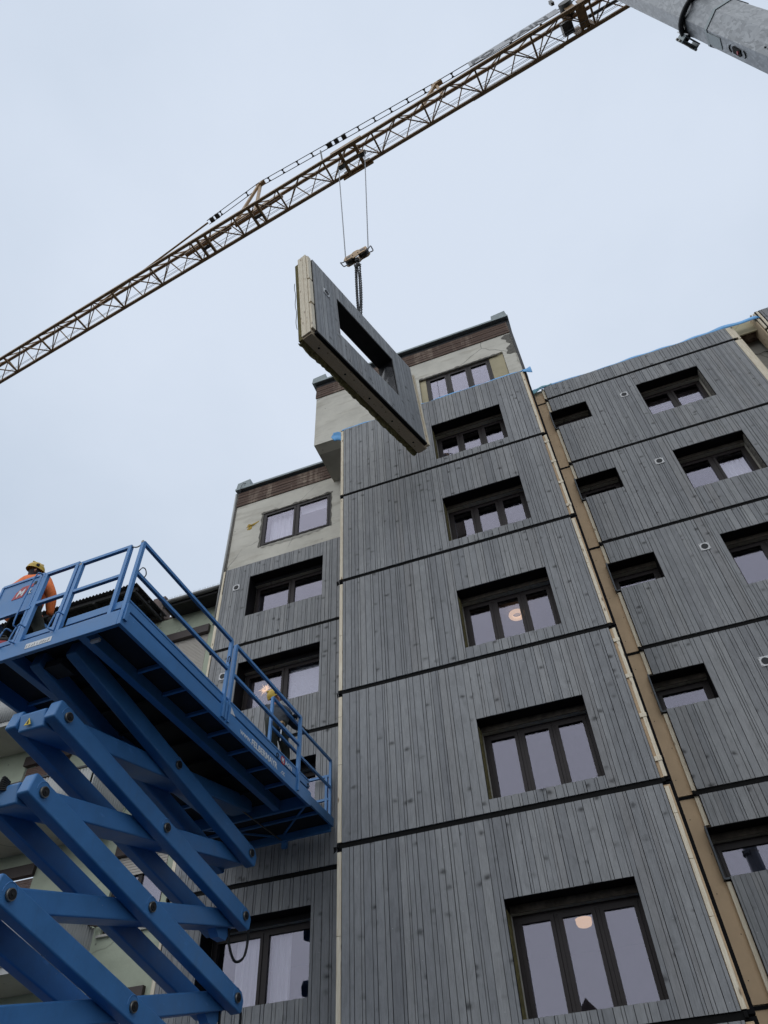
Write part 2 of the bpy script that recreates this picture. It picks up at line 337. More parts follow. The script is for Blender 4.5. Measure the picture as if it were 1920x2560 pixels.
def holed(name, x0, x1, z0, z1, y0, y1, holes, mat, parent=None):
    """slab with rectangular openings (x0,x1,z0,z1); faces front/back and the hole sides"""
    xs = sorted({x0, x1, *[min(max(h[i], x0), x1) for h in holes for i in (0, 1)]}); zs = sorted({z0, z1, *[min(max(h[i], z0), z1) for h in holes for i in (2, 3)]})
    bm = bmesh.new(); vc = {}
    def v(x, y, z):
        k = (round(x, 4), round(y, 4), round(z, 4))
        if k not in vc: vc[k] = bm.verts.new((x, y, z))
        return vc[k]
    nx, nz_ = len(xs)-1, len(zs)-1
    def solid(i, j):
        if not (0 <= i < nx and 0 <= j < nz_): return False
        cx, cz = (xs[i]+xs[i+1])/2, (zs[j]+zs[j+1])/2
        return not any(h[0] < cx < h[1] and h[2] < cz < h[3] for h in holes)
    for i in range(nx):
        for j in range(nz_):
            if not solid(i, j): continue
            a, b, c, d = xs[i], xs[i+1], zs[j], zs[j+1]
            bm.faces.new((v(a, y0, c), v(b, y0, c), v(b, y0, d), v(a, y0, d))); bm.faces.new((v(b, y1, c), v(a, y1, c), v(a, y1, d), v(b, y1, d)))
            for di, dj, e in ((-1, 0, ((a, c), (a, d))), (1, 0, ((b, d), (b, c))), (0, -1, ((b, c), (a, c))), (0, 1, ((a, d), (b, d)))):
                if not solid(i+di, j+dj):
                    (p, q), (r, s) = e; bm.faces.new((v(p, y0, q), v(r, y0, s), v(r, y1, s), v(p, y1, q)))
    return link(name, bm_to(bm, name), mat, parent)
BAR = {}
def bar(name, p, q, wd, mat, parent=None, ht=None, rnd=False, up=(0, 0, 1)):
    """straight member between two points; alike members share one mesh"""
    key = (mat, rnd)
    if key not in BAR:
        bm = bmesh.new()
        if rnd:
            bmesh.ops.create_cone(bm, cap_ends=True, segments=10, radius1=0.5, radius2=0.5, depth=1.0)
            for f in bm.faces: f.smooth = len(f.verts) == 4
        else: box_into(bm, -.5, .5, -.5, .5, -.5, .5)
        me = bm_to(bm, 'bar'); me.materials.append(M[mat]); BAR[key] = me
        if rnd:
            for pl in me.polygons: pl.use_smooth = len(pl.vertices) == 4
    p, q = Vector(p), Vector(q); d = q-p; z = d.normalized(); u = Vector(up)
    if abs(z.dot(u)) > 0.98: u = Vector((0, 1, 0))
    x = u.cross(z).normalized(); y = z.cross(x)
    c = (p+q)/2; h = ht or wd
    m = Matrix(((x.x*wd, y.x*h, z.x*d.length, c.x), (x.y*wd, y.y*h, z.y*d.length, c.y), (x.z*wd, y.z*h, z.z*d.length, c.z), (0, 0, 0, 1)))
    return link(name, BAR[key], None, parent, m)
def curve_pts(pts, k=5):
    P = [Vector(p) for p in pts]; o = []
    for i in range(len(P)-1):
        a, b, c, d = P[max(i-1, 0)], P[i], P[i+1], P[min(i+2, len(P)-1)]
        for j in range(k):
            t = j/k; o.append(0.5*((2*b)+(c-a)*t+(2*a-5*b+4*c-d)*t*t+(3*b-a-3*c+d)*t*t*t))
    return o+[P[-1]]
def tube(name, pts, r, mat, parent=None, n=8, closed=False, radii=None):
    if not closed and not radii and len(pts) > 3: pts = curve_pts(pts)
    bm = bmesh.new(); P = [Vector(p) for p in pts]; rings = []
    for i, p in enumerate(P):
        a = P[i-1] if i or closed else P[i]; b = P[(i+1) % len(P)] if i < len(P)-1 or closed else P[i]
        t = (b-a).normalized(); u = Vector((0, 0, 1)) if abs(t.z) < 0.9 else Vector((1, 0, 0))
        x = u.cross(t).normalized(); y = t.cross(x); rr = radii[i] if radii else r
        rings.append([bm.verts.new(p+(x*math.cos(k*2*math.pi/n)+y*math.sin(k*2*math.pi/n))*rr) for k in range(n)])
    m = len(rings)
    for i in range(m if closed else m-1):
        A, B = rings[i], rings[(i+1) % m]
        for k in range(n): bm.faces.new((A[k], A[(k+1) % n], B[(k+1) % n], B[k]))
    if not closed: bm.faces.new(rings[0][::-1]); bm.faces.new(rings[-1])
    return link(name, bm_to(bm, name, True), mat, parent)
def cyl(name, p, q, r, mat, parent=None, n=20):
    P, Q = Vector(p), Vector(q); d = Q-P
    bm = bmesh.new(); bmesh.ops.create_cone(bm, cap_ends=True, segments=n, radius1=r, radius2=r, depth=d.length)
    bmesh.ops.transform(bm, matrix=Matrix.Translation((P+Q)/2) @ d.to_track_quat('Z', 'Y').to_matrix().to_4x4(), verts=bm.verts[:])
    me = bm_to(bm, name)
    for pl in me.polygons: pl.use_smooth = len(pl.vertices) == 4
    return link(name, me, mat, parent)
def sheet(name, f, nu, nv, mat, parent=None, smooth=True, thick=0.0):
    """grid surface f(u,v)->(x,y,z), u,v in 0..1"""
    bm = bmesh.new(); g = [[bm.verts.new(f(i/nu, j/nv)) for j in range(nv+1)] for i in range(nu+1)]
    for i in range(nu):
        for j in range(nv): bm.faces.new((g[i][j], g[i+1][j], g[i+1][j+1], g[i][j+1]))
    if thick:
        bmesh.ops.recalc_face_normals(bm, faces=bm.faces[:]); bmesh.ops.solidify(bm, geom=bm.faces[:], thickness=thick)
    return link(name, bm_to(bm, name, smooth), mat, parent)
def lettering(name, txt, size, mat, parent, matrix, bold=0.0, sx=1.0, shear=0.0, ext=0.002):
    cu_ = bpy.data.curves.new(name, 'FONT'); cu_.body = txt; cu_.size = size; cu_.offset = bold; cu_.extrude = ext; cu_.shear = shear; cu_.resolution_u = 2
    tmp = bpy.data.objects.new('tmp', cu_); col.objects.link(tmp); dg = bpy.context.evaluated_depsgraph_get()
    me = bpy.data.meshes.new_from_object(tmp.evaluated_get(dg)); bpy.data.objects.remove(tmp)
    me.name = name; me.materials.clear()
    o = link(name, me, mat, parent, matrix @ Matrix.Diagonal((sx, 1, 1, 1))); return o

# ------------------------------------------------------------------ the setting
YT, YM = 10.443, 11.860          # front plane of the boards: projecting bay, main wall
WT, WM = YT+0.30, YM+0.30        # old plaster planes behind the prefabricated panels

bm = bmesh.new(); bmesh.ops.create_grid(bm, x_segments=8, y_segments=8, size=900)
g = link('ground', bm_to(bm, 'ground'), 'asphalt'); g['kind'] = 'structure'

# ------------------------------------------------------------------ windows
def window(bld, x0, x1, z0, z1, y, n, room=True, depth=2.6, brd=0.055, open_=None, light=False):
    """n-light casement whose outer frame fills x0..x1, z0..z1; front of frame at y"""
    fr = ring('window', x0, x1, z0, z1, brd, y, y+0.07, 'frame', bld)
    wi = (x1-x0-2*brd-(n-1)*0.05)/n
    for i in range(n):
        a = x0+brd+i*(wi+0.05); b = a+wi
        if i: box('mullion', a-0.05, a, y+0.001, y+0.068, z0+brd, z1-brd, 'frame', fr)
        ring('sash', a+0.004, b-0.004, z0+brd+0.004, z1-brd-0.004, 0.055, y-0.012, y+0.045, 'frame', fr)
        box('pane', a+0.058, b-0.058, y+0.022, y+0.030, z0+brd+0.058, z1-brd-0.058, 'glass', fr)
    if room:
        bm = bmesh.new(); X0, X1, Y0, Y1, Z0, Z1 = x0-0.5, x1+0.5, y+0.22, y+depth, z0-0.85, z1+0.16
        v = [bm.verts.new(p) for p in ((X0, Y0, Z0), (X1, Y0, Z0), (X1, Y1, Z0), (X0, Y1, Z0), (X0, Y0, Z1), (X1, Y0, Z1), (X1, Y1, Z1), (X0, Y1, Z1))]
        for f in ((0, 1, 2, 3), (7, 6, 5, 4), (5, 6, 2, 1), (6, 7, 3, 2), (7, 4, 0, 3)): bm.faces.new([v[i] for i in f])
        link('room', bm_to(bm, 'room'), 'room', bld)
    return fr

# ------------------------------------------------------------------ cladding panels (prefabricated, hung on the old walls)
BOARD = {}
def board_mesh(kind):
    """unit board 1 x 1, front at y=0, 22 mm deep; kind = where the milled groove runs (None: no groove)"""
    if kind in BOARD: return BOARD[kind]
    g = 0.034
    pr = [(0.030, 0.0)]
    if kind: pr += [(kind-g, 0.0), (kind-g*0.8, 0.019), (kind+g*0.8, 0.019), (kind+g, 0.0)]
    pr += [(0.970, 0.0), (0.970, 0.022), (0.030, 0.022)]
    bm = bmesh.new(); A = [bm.verts.new((x, y, 0)) for x, y in pr]; B = [bm.verts.new((x, y, 1)) for x, y in pr]
    n = len(pr); bm.faces.new(A); bm.faces.new(B[::-1])
    for i in range(n): bm.faces.new((A[i], A[(i+1) % n], B[(i+1) % n], B[i]))
    me = bm_to(bm, 'board'); me.materials.append(M['board']); BOARD[kind] = me; return me
def lay_boards(parent, x0, x1, z0, z1, holes, seed, y=0.0):
    r = random.Random(seed)
    cuts = sorted({x0, x1, *[min(max(h[i], x0), x1) for h in holes for i in (0, 1)]})
    for a, b in zip(cuts[:-1], cuts[1:]):
        ws = []; t = 0
        while t < b-a-0.02:
            k = r.choice([0.66, 0.76, 0.30, 0.70, None, 0.5, 0.72, None]); wd = r.uniform(0.06, 0.15) if k is None else r.uniform(0.13, 0.215)
            ws.append((wd, k)); t += wd
        s = (b-a)/t; x = a
        for wd, k in ws:
            wd *= s; mid = x+wd/2
            spans = [(z0, z1)]
            for h in holes:
                if h[0] < mid < h[1]:
                    nsp = []
                    for p, q in spans:
                        if h[2] > p+0.02: nsp.append((p, min(q, h[2])))
                        if h[3] < q-0.02: nsp.append((max(p, h[3]), q))
                    spans = nsp
            dy = r.uniform(-0.0015, 0.0015)
            for p, q in spans:
                o = bpy.data.objects.new('board', board_mesh(k)); col.objects.link(o); o.parent = parent
                o.location = (x+0.0, y+dy, p); o.scale = (wd, 1, q-p)
            x += wd
def vent(parent, x, z):
    vt = box('vent', x-0.095, x+0.095, -0.014, 0.004, z-0.095, z+0.095, 'ventgrey', parent, 0.004)
    cyl('grille', (x, -0.022, z), (x, -0.010, z), 0.066, 'ventdark', vt, 24)
    for i in (-1, 1):
        for j in (-1, 1): cyl('screw', (x+i*0.078, -0.018, z+j*0.078), (x+i*0.078, -0.013, z+j*0.078), 0.008, 'pin', vt, 8)
def rough_strip(name, x0, x1, y0, y1, z0, z1, mat, parent, axis='x', amp=0.02, n=26, side=1, seed=1):
    """lumpy band standing in a jamb: face at x0 looking along +x (side=1) or -x"""
    r = random.Random(seed)
    def f(u, v):
        e = 0.0 if v in (0.0, 1.0) else r.uniform(-amp, amp)
        return (x0+side*(abs(r.gauss(0, amp*0.6)) if 0 < v < 1 else 0), y0+(y1-y0)*v+e*0.3, z0+(z1-z0)*u)
    return sheet(name, f, n, 5, mat, parent, smooth=False)
def panel(label, X, Y, Z, W, H, holes, seed, group, vents=(), lwool=True, rwool=False, lpl=False, joint=True, lb=True, rb=None, left_slate=(), bottom=0.0, rev_d=0.298, lint='lintel', bodyL=0.09, bodyR=0.14):
    """X,Z: lower left corner of the boards; W,H: size to the next joint; local origin there"""
    root = empty('cladding_panel', label, 'cladding panel', (X, Y, Z), group=group)
    gap0, gap1 = 0.049, 0.042
    hl = [(a-X, b-X, c-Z, d-Z) for a, b, c, d in holes]
    lay_boards(root, 0, W, gap0, H-gap1, hl, seed)
    holed('panel_body', -bodyL if not left_slate else 0.0, W+bodyR, 0.012, H-0.012, 0.034, rev_d, hl, 'membrane', root)
    for i, (a, b, c, d) in enumerate(hl):
        e = 0.012
        box('lintel_strip', a+0.004, b-0.004, rev_d-0.012, rev_d+0.0, d-0.105, d-0.004, lint, root)
        box('reveal_head', a, b, 0.024, rev_d+0.012, d-0.002, d+0.010, 'reveal', root)
        box('reveal_sill', a, b, 0.024, rev_d+0.012, c-0.010, c+0.002, 'reveal', root)
        if not (a < 0.02):
            if lwool: rough_strip('mineral_wool', a+0.003, 0, 0.035, rev_d, c+0.004, d-0.12, 'wool', root, amp=0.010, side=1, seed=seed+i)
            else: box('reveal_jamb', a-0.010, a+0.004, 0.024, rev_d+0.10, c+0.003, d-0.003, 'reveal', root)
        if rwool and b-a > 1.2: rough_strip('mineral_wool', b-0.003, 0, 0.05, rev_d, c+0.004, d-0.10, 'rough', root, amp=0.012, side=-1, seed=seed+i+50)
        else: box('reveal_jamb', b-0.004, b+0.010, 0.024, rev_d+0.10, c+0.003, d-0.003, 'reveal', root)
    for x, z in vents: vent(root, x-X, z-Z)
    if joint:
        box('joint_tape', -0.085, W+0.060, 0.022, 0.0335, -0.038, 0.046, 'black', root)
        for x in (-0.085, W+0.012): box('tape_end', x, x+0.044, -0.010, 0.021, -0.024, 0.040, 'black', root, 0.006)
    return root
def batten(root, x0, x1, y0, y1, z0, z1, mat='spruce'):
    return box('batten', x0, x1, y0, y1, z0, z1, mat, root, 0.003)

# projecting bay: five panels round the three-light windows and one below
TX0, TX1 = -4.391, 0.517
TJ = [17.662, 14.862, 12.062, 9.262, 6.462, 3.662, 0.90]
TW = [(-1.985, -0.218, zt-1.385, zt) for zt in (16.522, 13.708, 10.936, 8.090, 5.296)]
labs = ['grey timber panel topmost on the projecting bay, edged with blue foil flaps',
        'grey timber panel on the projecting bay, second from its top, lamp-less window',
        'grey timber panel on the projecting bay around the window with a ring lamp',
        'grey timber panel on the projecting bay, fourth from top, three empty lilac panes',
        'grey timber panel on the projecting bay around the lowest window, drum lamp',
        'grey timber panel at the foot of the projecting bay, only its top edge showing']
tower_panels = []
for i in range(6):
    z0, z1 = TJ[i+1], TJ[i]
    hs = [TW[i]] if i < 5 else []
    p = panel(labs[i], TX0, YT, z0, TX1-TX0, z1-z0, hs, 100+i, 'grey cladding panels on the projecting bay')
    tower_panels.append(p); H = z1-z0; W = TX1-TX0
    # raw timber at both edges
    zz = 0.06
    while zz < H-0.08:
        le = min(rng.uniform(0.9, 1.5), H-0.08-zz)
        if H-0.08-zz-le < 0.3: le = H-0.08-zz
        batten(p, -0.078, -0.008, 0.006, 0.050, zz, zz+le-0.006); zz += le
    if i in (1, 3):          # batten stands off the boards, cross pieces show
        batten(p, W+0.045, W+0.100, 0.012, 0.055, 0.06, H-0.06)
        for k in range(4): batten(p, W+0.006, W+0.108, 0.004, 0.030, 0.30+k*(H-0.5)/3.2, 0.37+k*(H-0.5)/3.2)
    else:
        zz = 0.06
        while zz < H-0.08:
            le = min(rng.uniform(0.6, 1.2), H-0.08-zz)
            if H-0.08-zz-le < 0.3: le = H-0.08-zz
            batten(p, W+0.008, W+0.066, 0.006, 0.050, zz, zz+le-0.005); zz += le
    box('sheathing', W+0.001, W+0.092, 0.0305, 0.0335, 0.06, H-0.055, 'fibre', p)
for i in (1, 2, 3, 4):        # loose tape ends hanging at the left edge
    def lt(u, v, i=i): return (-0.088-0.05*u*(1 if i % 2 else 0.4), -0.004-0.02*math.sin(v*3+i), 0.0-v*(0.07+0.03*u))
    sheet('loose_tape', lt, 3, 4, 'black', tower_panels[i], thick=0.002)
# blue foil folded over the top panel
p = tower_panels[0]; H = 2.8; W = TX1-TX0
def foil(u, v):
    return (-0.06+u*(W+0.12), 0.008+0.025*v+0.006*math.sin(u*40), H-0.05+v*(0.085+0.014*math.sin(u*23)+0.010*math.sin(u*61)))
sheet('foil_edge', foil, 60, 2, 'bluefoil', p, thick=0.003)
def flapr(u, v):
    return (W+0.05+u*0.24, 0.03-0.10*u*v+0.02*math.sin(v*5+u*3), H+0.03-v*(0.10+0.33*u)+0.05*u)
sheet('foil_flap', flapr, 8, 6, 'bluefoil', p, thick=0.003)
def flapl(u, v):
    wv = 0.36*(1-0.25*abs(v-0.45)*2)
    return (0.0-u*wv, 0.05-0.09*u+0.015*math.sin(v*7), H-0.09-v*0.38-0.02*math.sin(u*8)+0.03*u)
sheet('foil_flap', flapl, 8, 6, 'bluefoil', p, thick=0.003)

# main wall left of the bay
LX0, LX1 = -8.385, -4.50
LJ = [15.105, 12.345, 9.565, 6.785, 4.005, 1.225]
LW = [(-7.628, -5.550, zt-1.34, zt) for zt in (14.580, 11.821, 9.030, 6.245)]
labs = ['grey timber panel left of the bay, topmost, just below the bare plaster window',
        'grey timber panel left of the bay, behind the worker in the dark jacket',
        'grey timber panel left of the bay, half hidden by the lift platform',
        'grey timber panel left of the bay around the lowest window with white curtains',
        'grey timber panel left of the bay at the foot, below the curtained window']
left_panels = []
for i in range(5):
    z0, z1 = LJ[i+1], LJ[i]
    hs = [LW[i]] if i < 4 else []
    p = panel(labs[i], LX0, YM, z0, LX1-LX0, z1-z0, hs, 300+i, 'grey cladding panels left of the bay', vents=[(-7.99, z1-0.795)] if i < 4 else (), lwool=False, lint='reveal', bodyR=0.02)
    left_panels.append(p); H = z1-z0
    batten(p, -0.085, -0.008, 0.004, 0.050, 0.06, H*0.68); batten(p, -0.085, -0.030, 0.012, 0.055, H*0.68+0.005, H-0.05)

# main wall right of the bay
RX0, RX1 = 1.053, 5.945
RJ = [18.68, 18.030, 15.225, 12.425, 9.625, 6.825, 4.025, 1.225]
RWl = [(3.250, 4.795, zt-1.365, zt) for zt in (17.446, 14.618, 11.805, 9.030, 6.280)]
RWs = [(0.985, 1.938, zt-0.715, zt) for zt in (17.446, 14.622, 11.818, 9.034, 6.284)]
labs = ['low grey timber panel in the top row right of the bay, teal foil above',
        'grey timber panel right of the bay, second row, dark blinds in its window',
        'grey timber panel right of the bay, third row, curtain in its large window',
        'grey timber panel right of the bay, fourth row, window at the photo edge',
        'grey timber panel right of the bay, fifth row, below the cropped large window',
        'grey timber panel right of the bay, sixth row, small window half lit',
        'grey timber panel right of the bay at the foot of the wall']
right_panels = []
for i in range(7):
    z0, z1 = RJ[i+1], RJ[i]
    k = i-1
    hs = [RWl[k], RWs[k]] if 0 <= k < 5 else []
    p = panel(labs[i], RX0, YM, z0, RX1-RX0, z1-z0, hs, 500+i, 'grey cladding panels right of the bay', vents=[(2.88, z1-0.84)] if 0 <= k < 5 else (), lwool=False, rwool=True, bodyL=0.0, bodyR=0.02)
    right_panels.append(p); H = z1-z0
    # bare fibreboard strip left of the boards, joint tape across it
    zs_ = [0.03, H-0.03]
    holed('sheathing', -0.335, -0.001, 0.03, H-0.03, 0.100, 0.118, [(-0.10, 0.0, hs[1][2]-z0-0.03, hs[1][3]-z0+0.03)] if hs else [], 'fibre', p)
    if i: box('joint_tape', -0.335, -0.02, 0.088, 0.099, H-0.030, H+0.012, 'membrane', p)
    for q in range(5): cyl('screw', (-0.25+0.12*(q % 2), 0.094, 0.3+q*H/5.2), (-0.25+0.12*(q % 2), 0.101, 0.3+q*H/5.2), 0.007, 'pin', p, 6)
    cutz = []
    if hs:
        s = hs[1]; c, d = s[2]-z0, s[3]-z0
        batten(p, -0.075, -0.012, 0.050, 0.098, 0.04, c-0.05); batten(p, -0.075, -0.012, 0.050, 0.098, d+0.05, H-0.03)
        box('reveal_side', -0.098, -0.072, -0.004, 0.280, c-0.03, d+0.03, 'slate', p, 0.003)
        box('reveal_lip', -0.072, -0.001, 0.020, 0.036, c-0.028, c-0.002, 'slate', p)
    else: batten(p, -0.075, -0.012, 0.050, 0.098, 0.04, H-0.03)
    # right edge timber
    if i < 3:
        batten(p, RX1-RX0+0.008, RX1-RX0+0.13, 0.006, 0.050, 0.05, H-0.06); batten(p, RX1-RX0+0.13, RX1-RX0+0.20, 0.052, 0.10, 0.02, H-0.02)
p = right_panels[0]; H = RJ[0]-RJ[1]; W = RX1-RX0
def foil(u, v):
    return (-0.30+u*(W+1.3), 0.012+0.03*v+0.008*math.sin(u*50), H-0.055+v*(0.105+0.026*math.sin(u*17)+0.016*math.sin(u*47)+0.15*max(0.0, u-0.45)))
sheet('foil_edge', foil, 80, 2, 'bluefoil', p, thick=0.003)
def foil(u, v):
    return (-0.34+u*0.58, -0.012+0.02*math.sin(u*9), H+0.03-v*(0.05+0.14*(1-u)**2)-0.07*(1-u))
sheet('foil_flap', foil, 10, 4, 'tealfoil', p, thick=0.003)
# next bay of panels at the far right
for i, lab in ((0, 'narrow grey timber panel at the right photo edge, upper one, beside the gap'), (1, 'narrow grey timber panel at the right photo edge, lower one, beside the gap')):
    z0, z1 = (RJ[1]+0.05, 18.95) if i == 0 else (15.2, RJ[1]+0.05)
    p = panel(lab, 6.92, YM-0.02, z0, 1.6, z1-z0, [], 700+i, 'narrow grey cladding panels at the right edge', bodyL=0.10)
    for x in (-0.075, -0.15): batten(p, x, x+0.055, 0.01+(0.04 if x < -0.1 else 0), 0.10, 0.05, z1-z0-0.05)
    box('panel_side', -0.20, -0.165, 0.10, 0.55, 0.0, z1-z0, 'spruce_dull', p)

# ------------------------------------------------------------------ the old apartment building behind the panels
B = empty('apartment_building', 'old cream plaster apartment building being clad in grey timber panels', 'building', (-2, 12, 0))
B.matrix_world = Matrix.Translation((0, 0, 0)); B.location = (0, 0, 0)
th = [(a+0.0, b-0.0, c-0.06, d-0.10) for a, b, c, d in TW] + [(-2.20, 0.26, 17.95, 19.30)]
holed('bay_wall', -4.47, 0.60, 0.0, 17.785, WT, WT+0.35, [h for h in th if h[3] < 17.7], 'plaster', B)
holed('bay_top_wall', -5.41, 0.62, 17.788, 20.15, WT-0.003, WT+0.35, [(-2.20, 0.26, 17.95, 19.30)], 'plaster', B)
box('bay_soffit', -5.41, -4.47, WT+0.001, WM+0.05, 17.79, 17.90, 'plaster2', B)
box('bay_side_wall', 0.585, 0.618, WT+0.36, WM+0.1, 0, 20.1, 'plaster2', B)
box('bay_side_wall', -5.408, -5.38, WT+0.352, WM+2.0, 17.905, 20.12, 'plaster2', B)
lh = [(a, b, c-0.06, d-0.10) for a, b, c, d in LW] + [(-7.645, -5.495, 15.96, 17.35)]
rh = [(a, b, c-0.06, d-0.10) for a, b, c, d in RWl+RWs]
holed('left_wall', -8.60, -4.30, 0.0, 18.03, WM, WM+0.35, lh, 'plaster', B)
holed('right_wall', 0.62, 5.98, 0.0, 18.62, WM, WM+0.35, rh, 'plaster', B)
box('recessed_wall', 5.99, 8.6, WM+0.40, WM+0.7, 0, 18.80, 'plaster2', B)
box('recess_eave', 5.99, 8.6, WM+0.02, WM+0.40, 18.62, 18.68, 'brown', B)
for k in range(4): box('eave_board', 6.0, 7.0, WM+0.05+k*0.085, WM+0.128+k*0.085, 18.585+0.004*(k % 2), 18.618, 'brown', B)
box('eave_fascia', 5.99, 8.6, WM-0.02, WM+0.018, 18.50, 19.12, 'pale', B)
tube('cable', [(6.30+t*0.1, WM+0.36, 18.05+0.03*math.sin(t*2)-0.02*t) for t in range(8)], 0.008, 'hose', B)
# weathered parapet boards, trims and corner caps
for k in range(5):
    z = 20.155+k*0.120
    box('fascia_board', -5.43+0.004*k, 0.63-0.003*k, WT-0.030-0.004*(k % 2), WT-0.002, z, z+0.104, 'brown', B)
    z = 18.035+k*0.128
    box('fascia_board', -8.615+0.004*k, -5.385, WM-0.030-0.004*(k % 2), WM-0.002, z, z+0.111, 'brown', B)
box('parapet_core', -5.40, 0.62, WT, WT+0.30, 20.152, 20.76, 'membrane', B); box('parapet_core', -8.59, -5.39, WM, WM+0.30, 18.032, 18.66, 'membrane', B)
box('eave_trim', -5.44, 0.645, WT-0.02, WT+0.30, 20.765, 20.90, 'dark_metal', B); box('eave_trim', -8.62, -5.39, WM-0.02, WM+0.30, 18.68, 18.74, 'dark_metal', B)
box('roof_flashing', -5.52, 0.72, WT-0.13, WT+1.6, 20.903, 20.985, 'flash', B, 0.01); box('roof_flashing', -8.70, -5.39, WM-0.12, WM+1.6, 18.743, 18.825, 'flash', B, 0.01)
for x0, x1, y, z in ((0.22, 0.70, WT, 20.988), (-5.55, -5.07, WT, 20.988), (-8.68, -8.20, WM, 18.828)):
    prism('parapet_cap', [(x0, z), (x1, z), (x1-0.03, z+0.31), (x0+0.03, z+0.25)], 'y', y-0.10, y+0.55, 'flash', B)
box('corner_trim', 0.622, 0.690, WT-0.02, WT+0.30, 17.75, 20.90, 'dark_metal', B)
box('corner_trim', -8.66, -8.602, WM-0.02, WM+0.28, 14.8, 18.67, 'rough', B)
tube('downpipe', [(-8.685, WM-0.03, 13.5), (-8.685, WM-0.03, 16.0), (-8.685, WM-0.03, 18.66)], 0.032, 'corr', B, 10)
tube('roof_cable', [(-8.50, WM-0.13, 18.50), (-8.49, WM-0.15, 18.75), (-8.44, WM-0.14, 18.93), (-8.36, WM-0.10, 18.99), (-8.28, WM-0.05, 18.93)], 0.008, 'hose', B)
rough_strip('chipped_corner', 0.600, 0, WT-0.012, WT-0.005, 19.0, 20.1, 'rough', B, seed=9)
def chip(u, v):
    return (0.61-v*(0.17+0.07*math.sin(u*9)+0.04*math.sin(u*23)), WT-0.008-0.004*math.sin(u*31)*math.sin(v*9), 19.05+u*1.05)
sheet('broken_plaster', chip, 20, 5, 'rough', B)
# bare windows
for x0, x1 in ((-2.19, -2.015), (-0.150, 0.25)): box('insulation_board', x0, x1, WT+0.05, WT+0.09, 17.96, 19.285, 'pale', B)
window(B, -2.010, -0.155, 17.97, 19.22, WT+0.055, 3)
def brk(u, v): return (-2.2+u*2.4, WT-0.006-0.006*math.sin(u*70), 19.24+v*(0.055+0.02*math.sin(u*17)+0.016*math.sin(u*43)))
sheet('broken_lintel', brk, 50, 2, 'rough', B)
window(B, -7.640, -5.500, 15.965, 17.345, WM+0.02, 2)
def brk(u, v): return (-7.72+u*2.28, WM-0.006-0.006*math.sin(u*70), 17.345+v*(0.05+0.025*math.sin(u*15)+0.014*math.sin(u*43)))
sheet('broken_lintel', brk, 50, 2, 'rough', B)
def brk(u, v): return (-7.60+u*1.9, WM-0.006-0.006*math.sin(u*50), 15.965-v*(0.06+0.05*math.sin(u*3.1)+0.016*math.sin(u*43)))
sheet('broken_sill', brk, 50, 2, 'plaster2', B)
def brk(u, v): return (-7.645-v*(0.05+0.015*math.sin(u*25)), WM-0.006-0.005*math.sin(u*50), 15.95+u*1.42)
sheet('broken_jamb', brk, 40, 2, 'rough', B)
def brk(u, v): return (-5.495+v*(0.03+0.012*math.sin(u*25)), WM-0.006-0.005*math.sin(u*50), 15.95+u*1.42)
sheet('broken_jamb', brk, 40, 2, 'rough', B)
def fm(u, v):
    a = v*2*math.pi; rr = u*(0.10+0.05*math.sin(3*a+1)+0.03*math.sin(7*a))
    return (-8.0+1.5*rr*math.cos(a), WM-0.004-0.035*(1-u)*(0.6+0.4*math.sin(9*a)), 16.98+rr*math.sin(a)+0.5*rr*math.cos(a))
sheet('foam_plug', fm, 5, 22, 'foam', B)
# clad windows: frames sit back in the old wall
for a, b, c, d in TW: window(B, a+0.004, b-0.004, c-0.056, d-0.104, WT+0.105, 3)
for a, b, c, d in LW: window(B, a+0.004, b-0.004, c-0.056, d-0.104, WM+0.105, 2)
for a, b, c, d in RWl: window(B, a+0.004, b-0.004, c-0.056, d-0.104, WM+0.105, 2)
for a, b, c, d in RWs: window(B, a+0.004, b-0.004, c-0.056, d-0.104, WM+0.105, 1)

# things inside the rooms
def curtain(label, x0, x1, y, z0, z1, folds, mat='curtain', name='curtain', group=None):
    def f(u, v): return (x0+u*(x1-x0), y+0.030*math.sin(u*folds*6.283)+0.012*math.sin(u*folds*15+v*2), z0+v*(z1-z0))
    return tag(sheet(name, f, max(24, folds*10), 6, mat, None, thick=0.002), label, name.replace('_', ' '), group)
c = LW[3]
curtain('white curtain in the left pane of the lowest window left of the bay', -7.20, -6.62, WM+0.25, c[2]-0.05, c[3], 6)
curtain('narrow white curtain in the right pane of the lowest window left of the bay', -6.52, -6.15, WM+0.28, c[2]-0.05, c[3], 4)
c = LW[1]
curtain('dim striped curtain behind the lit paper star', -7.60, -6.62, WM+0.30, c[2]-0.05, c[3]+0.02, 9, 'room')
def slat_blind(label, x0, x1, y, z0, z1, mat, step=0.05):
    root = empty('window_blind', label, 'blind', ((x0+x1)/2, y, z0))
    n = int((z1-z0)/step)
    me = None
    for k in range(n):
        if me is None:
            o = box('slat', x0-(x0+x1)/2, x1-(x0+x1)/2, -0.004, 0.012, 0, step*0.86, mat, root); me = o.data
        else:
            o = bpy.data.objects.new('slat', me); col.objects.link(o); o.parent = root
        o.location = (0, 0, k*step)
    return root
slat_blind('pale slatted blind closed in the right pane beside the paper star', -6.50, -5.60, WM+0.20, c[2]-0.03, c[3]-0.13, 'blind', 0.045)
c = RWl[0]
slat_blind('dark slatted blind half lowered in the topmost large window right of the bay', 3.34, 4.70, WM+0.22, c[2]+0.25, c[3]-0.1, 'box', 0.09)
c = RWl[1]
curtain('sheer curtain in the large window of the third row right of the bay', 4.10, 4.70, WM+0.30, c[2]-0.05, c[3]-0.30, 5)
c = RWl[0]
curtain('pale curtain low in the topmost large window right of the bay', 4.0, 4.70, WM+0.32, c[2]-0.05, c[2]+0.62, 5)
